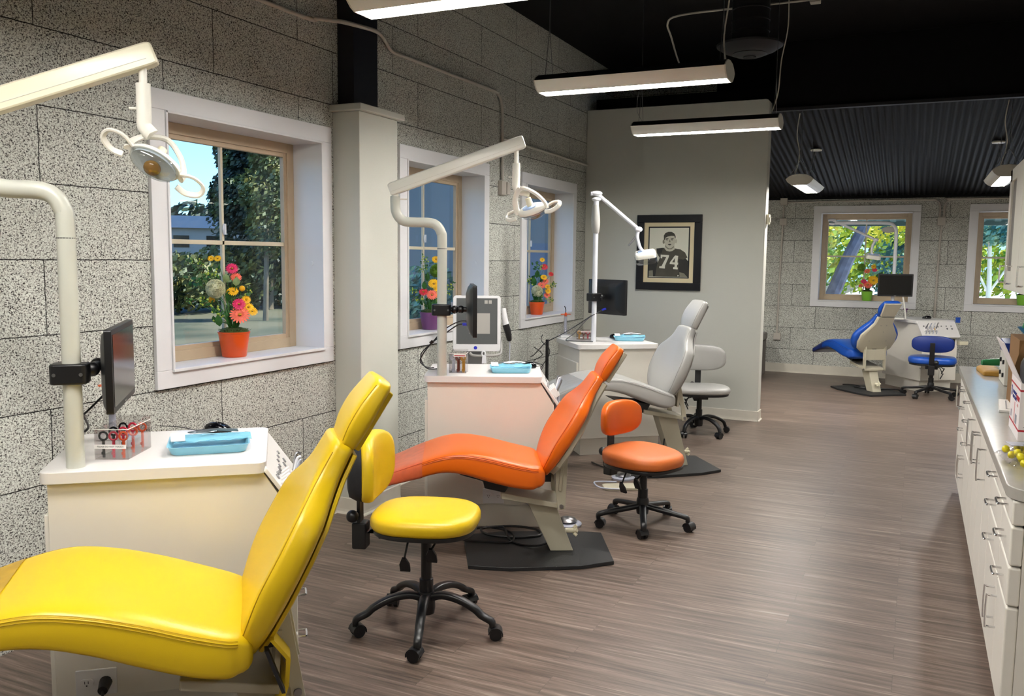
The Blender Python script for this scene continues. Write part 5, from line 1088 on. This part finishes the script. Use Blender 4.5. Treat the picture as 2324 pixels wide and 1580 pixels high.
glasses_box('clear display box labelled please do not touch, beside the nearest pole', (-2.535, 2.045, .941), 26, True, w_=.115, d_=.20, h_=.105, pal=('black_gloss', 'red_plastic', 'orange_plastic'), loops=9)
glasses_box('clear box of silver, brown and gold keys beside the second pole', (-2.565, 4.60, .941), 20, False, w_=.105, d_=.10, h_=.12, pal=('silver_plastic', 'brown_plastic', 'gold_plastic'), loops=9)
glasses_box('clear box of small handled tools in front of the third pole', (-2.66, 7.06, .941), 25, False, w_=.125, d_=.09, h_=.075, pal=('gold_plastic', 'brown_plastic', 'red_plastic'), loops=7)
def curing_light(label, c, ang, k=1.0):
    t = thing('curing_light', label, 'curing light', c, R(ang))
    B().prism(rrect(-.055, .055, -.045, .045, .02), 0, .022, 'xy').build('charging_base', 'white_trim', t, bevel=.005)
    b = B()
    b.loft([[Vector((r_*math.cos(2*PI*i/16)*sx, r_*math.sin(2*PI*i/16), z)) for i in range(16)] for r_, z, sx in ((.05, .02, 1), (.035, .08, .9), (.022, .15, .8), (.018, .20, .8))], cap=False); b.build('clear_sleeve', 'clear_plastic', t, smooth=True)
    B().cyl((0, 0, .03), (0, 0, .19), .014, .011, 14).build('wand_body', 'silver_plastic', t, smooth=True)
    b = B(); b.prism(rrect(-.045, .045, -.02, .02, .012), .205, .209, 'xy'); b.cyl((0, 0, .19), (0, 0, .222), .012, .009); b.build('orange_shield', 'orange_plastic', t)
    B().tube([(0, 0, .215), (0, 0, .25), (-.012, 0, .28)], .004, 8).build('light_tip', 'black_gloss', t, smooth=True)
    B().box(.05, .058, -.015, .015, .006, .018).build('blue_indicator', 'cable_blue', t)
curing_light('curing light with an orange shield hidden behind the nearest monitor', (-2.77, 2.32, .941), 40)
curing_light('curing light with an orange shield and black tip on the third cart', (-2.83, 7.22, .941), 38)
# white handheld loop standing on cart 2
t = thing('key_fob', 'small white looped tag standing at the back of the second cart', 'tag', (-2.60, 5.14, .941), R(25)); b = B(); b.tube([(.012*math.cos(a), 0, .065+.016*math.sin(a)) for a in [2*PI*q/14 for q in range(15)]], .005, 7, smooth=False); b.prism([(-.012, 0), (.02, 0), (.016, .05), (-.008, .05)], -.004, .004, 'xz'); b.build('tag_body', 'white_trim', t, smooth=30)
# purple bottle on cart 4
t = thing('purple_bottle', 'small purple topped bottle beside the blue headrest on the far cart', 'bottle', (-.10, 12.5, .911)); B().lathe([(.025, 0), (.025, .06), (.012, .08), (.012, .09)], 14).build('bottle_body', 'clear_plastic', t, smooth=True); B().lathe([(.014, .06), (.016, .10), (.03, .115), (.03, .125), (.001, .126)], 14).build('bottle_cap', 'pot_purple', t, smooth=True)

# ------------------------------------------------------------------ intraoral scanner on its stand behind cart 2
t = thing('scanner_cart', 'white framed scanner with a grey lit screen on a stand behind the second cart', 'scanner', (-2.90, 5.62, 0), R(-62+90))
b = B()
Mx = Matrix.Translation((0, 0, 1.165)) @ Matrix.Rotation(R(-6), 4, 'X')
b.M = Mx; b.prism(rrect(-.175, .175, -.205, .205, .025), -.012, .012, 'xz'); b.build('screen_frame', 'white_trim', t, bevel=.004)
b = B(); b.M = Mx; b.prism(rrect(-.165, .165, -.195, .195, .03), .012, .055, 'xz'); b.build('screen_housing', 'grey_vinyl', t, bevel=.01)
b = B(); b.M = Mx; b.box(-.15, .15, -.014, -.0125, -.15, .185); scr = b.build('screen', 'screen_glow', t)
b = B(); b.M = Mx; b.box(-.055, .095, -.0155, -.0145, -.075, .075); b.box(.055, .078, -.0155, -.0145, .145, .170); b.box(.085, .108, -.0155, -.0145, .145, .170); b.build('screen_panel', 'screen_card', scr)
b = B(); b.M = Mx; b.prism([(-.01+.013*math.cos(2*PI*i/18), -.178+.013*math.sin(2*PI*i/18)) for i in range(18)], -.0145, -.0125, 'xz'); b.build('round_badge', 'cable_blue', t)
b = B(); b.M = Mx; b.tube([(-.05, 0, -.215), (-.02, -.01, -.235), (.10, -.01, -.235), (.165, .0, -.225), (.18, .03, -.19), (.18, .05, -.1)], .010, 8); b.build('carry_handle', 'grey_vinyl', t, smooth=True)
b = B(); b.tube([(0, .05, 1.0), (-.02, .06, .9), (0, .05, .6), (0, .05, .06)], .03, 12); b.box(-.075, .055, .02, .09, .80, .965); b.build('stand_column', 'steel', t, smooth=30)
b = B(); b.prism(rrect(-.2, .2, -.12, .2, .05), .05, .085, 'xy'); b.build('stand_base', 'steel', t, bevel=.005)
b = B()
for x in (-.16, .16):
    for y in (-.08, .16): b.cyl((x-.01, y, .025), (x+.01, y, .025), .025, n=12)
b.build('caster', 'black_plastic', t, smooth=True)
b = B(); b.tube([(-.18, .03, 1.32), (-.15, .05, 1.15), (-.10, .05, 1.0)], .012, 8); b.build('side_tube', 'silver_plastic', t, smooth=True)
w_ = thing('scanner_wand', 'white and black scanner wand hanging at the right of the grey scanner screen', 'wand', (-2.705, 5.72, 1.16), R(28))
b = B(); b.tube([(-.025, 0, .12), (-.015, 0, .05), (.0, 0, -.02)], lambda q: .017+.008*q, 12); b.build('wand_body', 'white_trim', w_, smooth=True)
b = B(); b.tube([(-.008, -.006, .0), (.008, -.006, -.05), (.018, -.004, -.10), (.022, 0, -.12)], lambda q: .026-.012*q*q, 12); b.build('wand_grip', 'black_plastic', w_, smooth=True)
b = B(); b.tube([(.022, 0, -.12), (.024, 0, -.2), (.015, .01, -.5), (0, .02, -.8)], .004, 6); b.build('wand_cord', 'silver_plastic', w_, smooth=True)

# ------------------------------------------------------------------ floor controls and cables
def pedal(label, c, ang, m='steel'):
    t = thing('foot_pedal', label, 'foot pedal', c, R(ang)); b = B(); b.lathe([(.085, 0), (.088, .012), (.08, .018), (.001, .02)], 30); b.build('pedal_base', 'silver_plastic', t, smooth=40)
    b = B(); b.lathe([(.001, .022), (.055, .022), (.06, .03), (.045, .045), (.02, .052), (.001, .053)], 26); b.build('pedal_disc', m, t, smooth=40)
    return t
pedal('silver round foot pedal behind the post of the orange chair', (-1.88, 4.89, 0), 0)
pedal('silver foot pedal on the floor behind the orange stool', (-1.92, 6.14, 0), 30)
t = thing('pedal_tray', 'pale flat foot switch with a wire guard behind the orange stool', 'foot switch', (-1.86, 5.86, 0), R(30)); B().prism(rrect(-.12, .14, -.07, .07, .04), 0, .02, 'xy').build('switch_plate', 'beige_metal', t, bevel=.004)
B().tube([(-.02, -.10, .02), (-.15, -.09, .03), (-.18, 0, .035), (-.15, .08, .03), (.0, .10, .02)], .006, 8).build('wire_guard', 'silver_plastic', t, smooth=True)
cable('grey hose arching from the second cart to its silver foot pedal', [(-2.25, 4.78, .03), (-2.22, 4.72, .12), (-2.13, 4.68, .185), (-2.05, 4.70, .15), (-2.0, 4.76, .06), (-1.96, 4.82, .03)], .007, 'silver_plastic', name='hose')
cable('black cable coiled on the base plate of the orange chair', [(-2.35, 4.45, .03), (-2.15, 4.62, .03), (-1.98, 4.63, .03), (-1.92, 4.54, .03), (-2.03, 4.45, .03), (-2.2, 4.42, .03), (-2.28, 4.50, .03), (-2.18, 4.58, .03), (-2.05, 4.40, .03), (-1.95, 4.34, .03), (-1.85, 4.34, .04), (-1.79, 4.36, .06)], .007)
cable('second black cable lying under the orange chair towards the yellow stool', [(-2.45, 4.32, .008), (-2.30, 4.26, .03), (-2.15, 4.30, .03), (-2.02, 4.36, .03), (-2.1, 4.52, .03), (-2.3, 4.6, .01)], .006)
cable('black cable on the floor under the grey chair', [(-2.3, 6.5, .008), (-2.1, 6.35, .008), (-1.9, 6.42, .008), (-1.75, 6.5, .03), (-1.72, 6.55, .25)], .006)
cable('black cable curled on the base plate of the blue chair', [(-.8, 12.08, .03), (-.7, 12.12, .03), (-.58, 12.03, .03), (-.65, 11.93, .03), (-.5, 11.88, .03), (-.2, 11.93, .03), (-.08, 12.0, .01)], .007)

# ------------------------------------------------------------------ flower pots
def gerbera(b_p, b_e, c, r, nrm, rng, petals=18, layers=2):
    z = Vector(nrm).normalized(); x = z.orthogonal().normalized(); y = z.cross(x); c = Vector(c)
    for L_ in range(layers):
        rr = r*(1-.28*L_)
        for k in range(petals):
            a = 2*PI*(k+.5*L_)/petals; d = x*math.cos(a)+y*math.sin(a); s_ = z.cross(d); w_ = rr*.125; up = .10+.14*L_
            p = [c+d*rr*.18, c+d*rr*.6+s_*w_+z*rr*up, c+d*rr*.95+s_*w_*.7+z*rr*up*.7, c+d*rr*1.04+z*rr*up*.5, c+d*rr*.95-s_*w_*.7+z*rr*up*.7, c+d*rr*.6-s_*w_+z*rr*up]
            q = [v-z*.0012 for v in p]; b_p.add(p+q, [(0, 1, 2, 3, 4, 5), (11, 10, 9, 8, 7, 6)]+[(i, (i+1) % 6, 6+(i+1) % 6, 6+i) for i in range(6)])
    b_e.sphere(c+z*r*.14, r*.20, 10, 6, 1, 1, .6)
def leafshape(b, c, d, n, L_, W_):
    d = Vector(d).normalized(); n = Vector(n); s_ = d.cross(n).normalized(); n = s_.cross(d); c = Vector(c); P = []
    for t_, w_ in ((0, .05), (.25, .8), (.5, 1), (.75, .75), (1, .02)): P.append((c+d*L_*t_+n*.15*L_*math.sin(t_*PI), W_*w_))
    vs = []
    for p, w_ in P: vs += [p+s_*w_/2, p-n*.1*w_, p-s_*w_/2]
    b.add(vs, [(3*i+a, 3*i+a+1, 3*i+a+4, 3*i+a+3) for i in range(4) for a in (0, 1)])
def flower_pot(label, c, view_az, pot_m, items, r=.086, hgt=.14, seed=1, k=1.0, glossy=False):
    """items in a frame whose x is to the viewer's right, y away, z up from the pot rim"""
    t = thing('flower_pot', label, 'potted flowers', c, R(view_az-90), 'flower pots on the window sills'); rng = random.Random(seed)
    b = B(); b.lathe([(r*.72, 0), (r*.76, .004), (r*.97, hgt-.012), (r*1.0, hgt-.010), (r*1.02, hgt), (r*.95, hgt), (r*.93, hgt-.02), (.001, hgt-.022)], 36); b.build('pot', pot_m, t, smooth=35)
    b = B(); rings = []
    for kk, z in ((.93, -.02), (.9, .0), (.75, .014), (.45, .022), (.05, .024)): rings.append([Vector((r*kk*math.cos(2*PI*i/26)*(1+rng.uniform(-.04, .04)), r*kk*math.sin(2*PI*i/26), hgt+z+rng.uniform(-.003, .003))) for i in range(26)])
    b.loft(rings)
    for _ in range(160):
        a = rng.uniform(0, 2*PI); q = r*math.sqrt(rng.random())*1.02; leafshape(b, (q*math.cos(a), q*math.sin(a), hgt), (math.cos(a)*.6, math.sin(a)*.6, .5+rng.random()), (0, 0, 1), .018, .004)
    b.build('moss', 'moss', t)
    stems = B(); lv = B(); lp = B(); by = B(); eyes = B(); bl = {}
    for it in items:
        kind, x, z = it[0], it[1]*k, it[2]*k; y = (it[4] if len(it) > 4 else rng.uniform(-.03, .03))*k; s_ = it[3]*k; p = Vector((x, y, hgt+z))
        root = Vector((rng.uniform(-.02, .02), rng.uniform(-.02, .02), hgt)); mid = root.lerp(p, .5)+Vector((x*-.15, 0, .01))
        stems.tube([root, mid, p], .0017, 5, sub=4)
        nrm = Vector((x*1.2, -1.0, .55+rng.uniform(-.1, .3)))
        if kind.startswith('g_'):
            bp = bl.setdefault(kind[2:], []); q = B(); e_ = B(); gerbera(q, e_, p, s_, nrm if len(it) < 6 else it[5], rng); bp.append((q, e_))
        elif kind == 'allium' or kind == 'allium_green':
            q = B(); q.sphere(p, s_*.78, 14, 10)
            for _ in range(420):
                d = Vector((rng.gauss(0, 1), rng.gauss(0, 1), rng.gauss(0, 1))).normalized(); o_ = d.orthogonal().normalized(); o2 = d.cross(o_); cc = p+d*s_*.86; g = s_*.085
                q.add([cc-d*g, cc+o_*g+d*g*.9, cc+o2*g+d*g*1.1, cc-o_*g+d*g*.8, cc-o2*g+d*g], [(0, 1, 2), (0, 2, 3), (0, 3, 4), (0, 4, 1)])
            bl.setdefault(kind, []).append((q, None))
        elif kind == 'billy': q = B(); q.sphere(p, s_, 14, 10); bl.setdefault('billy', []).append((q, None))
        elif kind == 'spray':
            for _ in range(9): o_ = p+Vector((rng.uniform(-1, 1)*s_, rng.uniform(-.5, .5)*s_, rng.uniform(-1, 1)*s_*.8)); by.sphere(o_, s_*.20, 8, 6); stems.tube([p, o_], .0012, 4, smooth=False)
            for _ in range(6): leafshape(lv, p+Vector((rng.uniform(-1, 1)*s_, 0, rng.uniform(-1, 1)*s_)), (rng.uniform(-1, 1), -.3, rng.uniform(-.3, 1)), (0, -1, .3), s_*.8, s_*.34)
        elif kind == 'leaves':
            for _ in range(6): leafshape(lv, p+Vector((rng.uniform(-.8, .8)*s_, 0, rng.uniform(-.8, .8)*s_)), (rng.uniform(-1, 1), -.2, rng.uniform(-.6, 1)), (0, -1, .2), s_*.75, s_*.38)
        elif kind == 'leaf': leafshape(lv, p-Vector((0, 0, s_*.5)), (x*3+.1, -.2, .8), (0, -1, 0), s_*1.4, s_*.8)
        elif kind == 'pale': leafshape(lp, p-Vector((0, 0, s_*.5)), (x*2+.1, -.3, .9), (0, -1, 0), s_*1.5, s_*1.1)
    for kx in range(14):
        a = rng.uniform(-1, 1); leafshape(lv, (a*.02, rng.uniform(-.02, .02), hgt), (a*.35, rng.uniform(-.3, .1), 1), (0, -1, 0), .11*k+rng.random()*.05*k, .012*k)
    stems.build('stems', 'stem', t, smooth=True); lv.build('leaves', 'leaf', t, fix=False, smooth=60); 
    if lp.v: lp.build('pale_leaves', 'leaf_pale', t, fix=False, smooth=60)
    if by.v: by.build('berries', 'berry', t, smooth=True, kind='stuff')
    mm = {'yellow': 'petal_yellow', 'pink': 'petal_pink', 'coral': 'petal_coral', 'red': 'petal_red', 'allium': 'allium', 'allium_green': 'allium_green', 'billy': 'billy'}
    for kk, L_ in bl.items():
        for q, e_ in L_:
            o = q.build({'allium': 'round_bloom', 'allium_green': 'round_bloom', 'billy': 'ball_bloom'}.get(kk, 'daisy_bloom'), mm[kk], t, fix=False, smooth=30 if kk == 'billy' else False)
            if e_: e_.build('bloom_centre', 'bloom_eye', o, smooth=True)
S = .00253
def px(L, cx, cy, s=S): return [(a[0], (a[1]-cx)*s, (cy-a[2])*s)+tuple(a[3:]) for a in L]
A1 = px([('g_yellow', 490, 591, .018, .01), ('g_yellow', 504, 591, .020, -.01), ('g_pink', 533, 613, .034), ('g_coral', 541, 632, .030, .01), ('allium', 498, 656, .056, -.02), ('billy', 553, 656, .0165), ('billy', 489, 680, .019), ('g_yellow', 534, 662, .030), ('g_yellow', 527, 664, .02),
         ('g_pink', 546, 690, .036, -.03), ('g_red', 550, 700, .028, -.01), ('g_coral', 547, 713, .054, -.05), ('g_yellow', 561, 681, .026), ('g_yellow', 565, 697, .030, -.01), ('g_yellow', 574, 706, .028, -.02),
         ('pale', 520, 636, .035), ('pale', 540, 643, .036), ('leaf', 536, 654, .035), ('spray', 492, 622, .034), ('spray', 470, 598, .022), ('spray', 445, 597, .022), ('leaves', 458, 638, .045), ('leaves', 470, 630, .03), ('spray', 448, 683, .024), ('spray', 471, 683, .03), ('spray', 495, 702, .034),
         ('spray', 564, 667, .026), ('leaf', 524, 675, .045), ('leaf', 505, 728, .05), ('spray', 503, 720, .03), ('leaf', 495, 725, .03)], 534, 750)
flower_pot('orange flower pot with mixed blooms on the nearest window sill', (-3.42, 3.685, WZ0+.005), 132.5, 'pot_orange', A1, .086, .14, 3)
s2 = .157/44
A2 = px([('g_yellow', 987, 592, .034), ('allium_green', 988, 616, .055), ('g_yellow', 982, 644, .044, -.03), ('g_yellow', 992, 655, .040), ('g_coral', 978, 668, .042, -.05), ('g_red', 960, 662, .036, -.03), ('spray', 962, 592, .03), ('spray', 960, 612, .03), ('leaf', 968, 632, .05), ('leaf', 962, 650, .05), ('spray', 938, 660, .03), ('spray', 922, 664, .022),
         ('spray', 950, 680, .035), ('spray', 995, 680, .03), ('leaves', 965, 690, .05), ('leaves', 985, 696, .04), ('spray', 1018, 650, .03), ('g_yellow', 993, 670, .028), ('spray', 1012, 665, .02)], 974, 706, s2)
flower_pot('purple flower pot with blooms on the second window sill, partly behind the pole', (-3.42, 5.83, WZ0+.005), 120.5, 'pot_purple', A2, .081, .135, 5)
s3 = .15/34
A3 = px([('g_yellow', 1228, 588, .026), ('g_red', 1233, 604, .036), ('leaves', 1215, 600, .05), ('leaves', 1212, 630, .07), ('leaf', 1210, 640, .07), ('leaf', 1216, 622, .06), ('g_yellow', 1232, 627, .034), ('g_coral', 1236, 636, .034), ('g_coral', 1227, 645, .042, -.03), ('g_red', 1248, 620, .026), ('allium', 1217, 658, .062, -.04), ('g_yellow', 1240, 648, .03), ('g_yellow', 1242, 658, .032), ('g_coral', 1240, 668, .034),
         ('spray', 1199, 637, .04), ('spray', 1253, 645, .03), ('spray', 1256, 640, .02), ('spray', 1230, 672, .04), ('spray', 1248, 676, .03), ('spray', 1222, 605, .03)], 1217, 683, s3)
flower_pot('orange flower pot on the third window sill beside the partition', (-3.42, 7.93, WZ0+.005), 113.5, 'pot_orange', A3, .078, .125, 7)
s4 = .16/25
A4 = px([('allium_green', 1953, 603, .06, .02), ('g_coral', 1965, 611, .042), ('g_yellow', 1978, 601, .036), ('g_pink', 1980, 608, .036), ('leaf', 1985, 622, .08), ('leaf', 1990, 618, .06), ('g_yellow', 1979, 631, .072, -.05), ('g_yellow', 1973, 626, .03), ('g_coral', 1968, 641, .066, -.05), ('g_pink', 1959, 634, .04), ('g_coral', 1953, 644, .03), ('leaves', 1985, 640, .07), ('spray', 1945, 640, .04), ('spray', 1992, 645, .04)], 1967, 656, s4)
flower_pot('green flower pot with orange and yellow blooms on the left far sill', (-.622, 13.36, WZ0+.006), 92.7, 'pot_green', A4, .08, .135, 9)
flower_pot('green flower pot on the right far sill, mostly hidden by the wall cabinet', (1.31, 13.36, WZ0+.006), 84, 'pot_green', [('g_coral', .03, .1, .05), ('g_yellow', -.0, .14, .05), ('leaves', .05, .06, .06)], .08, .135, 11)
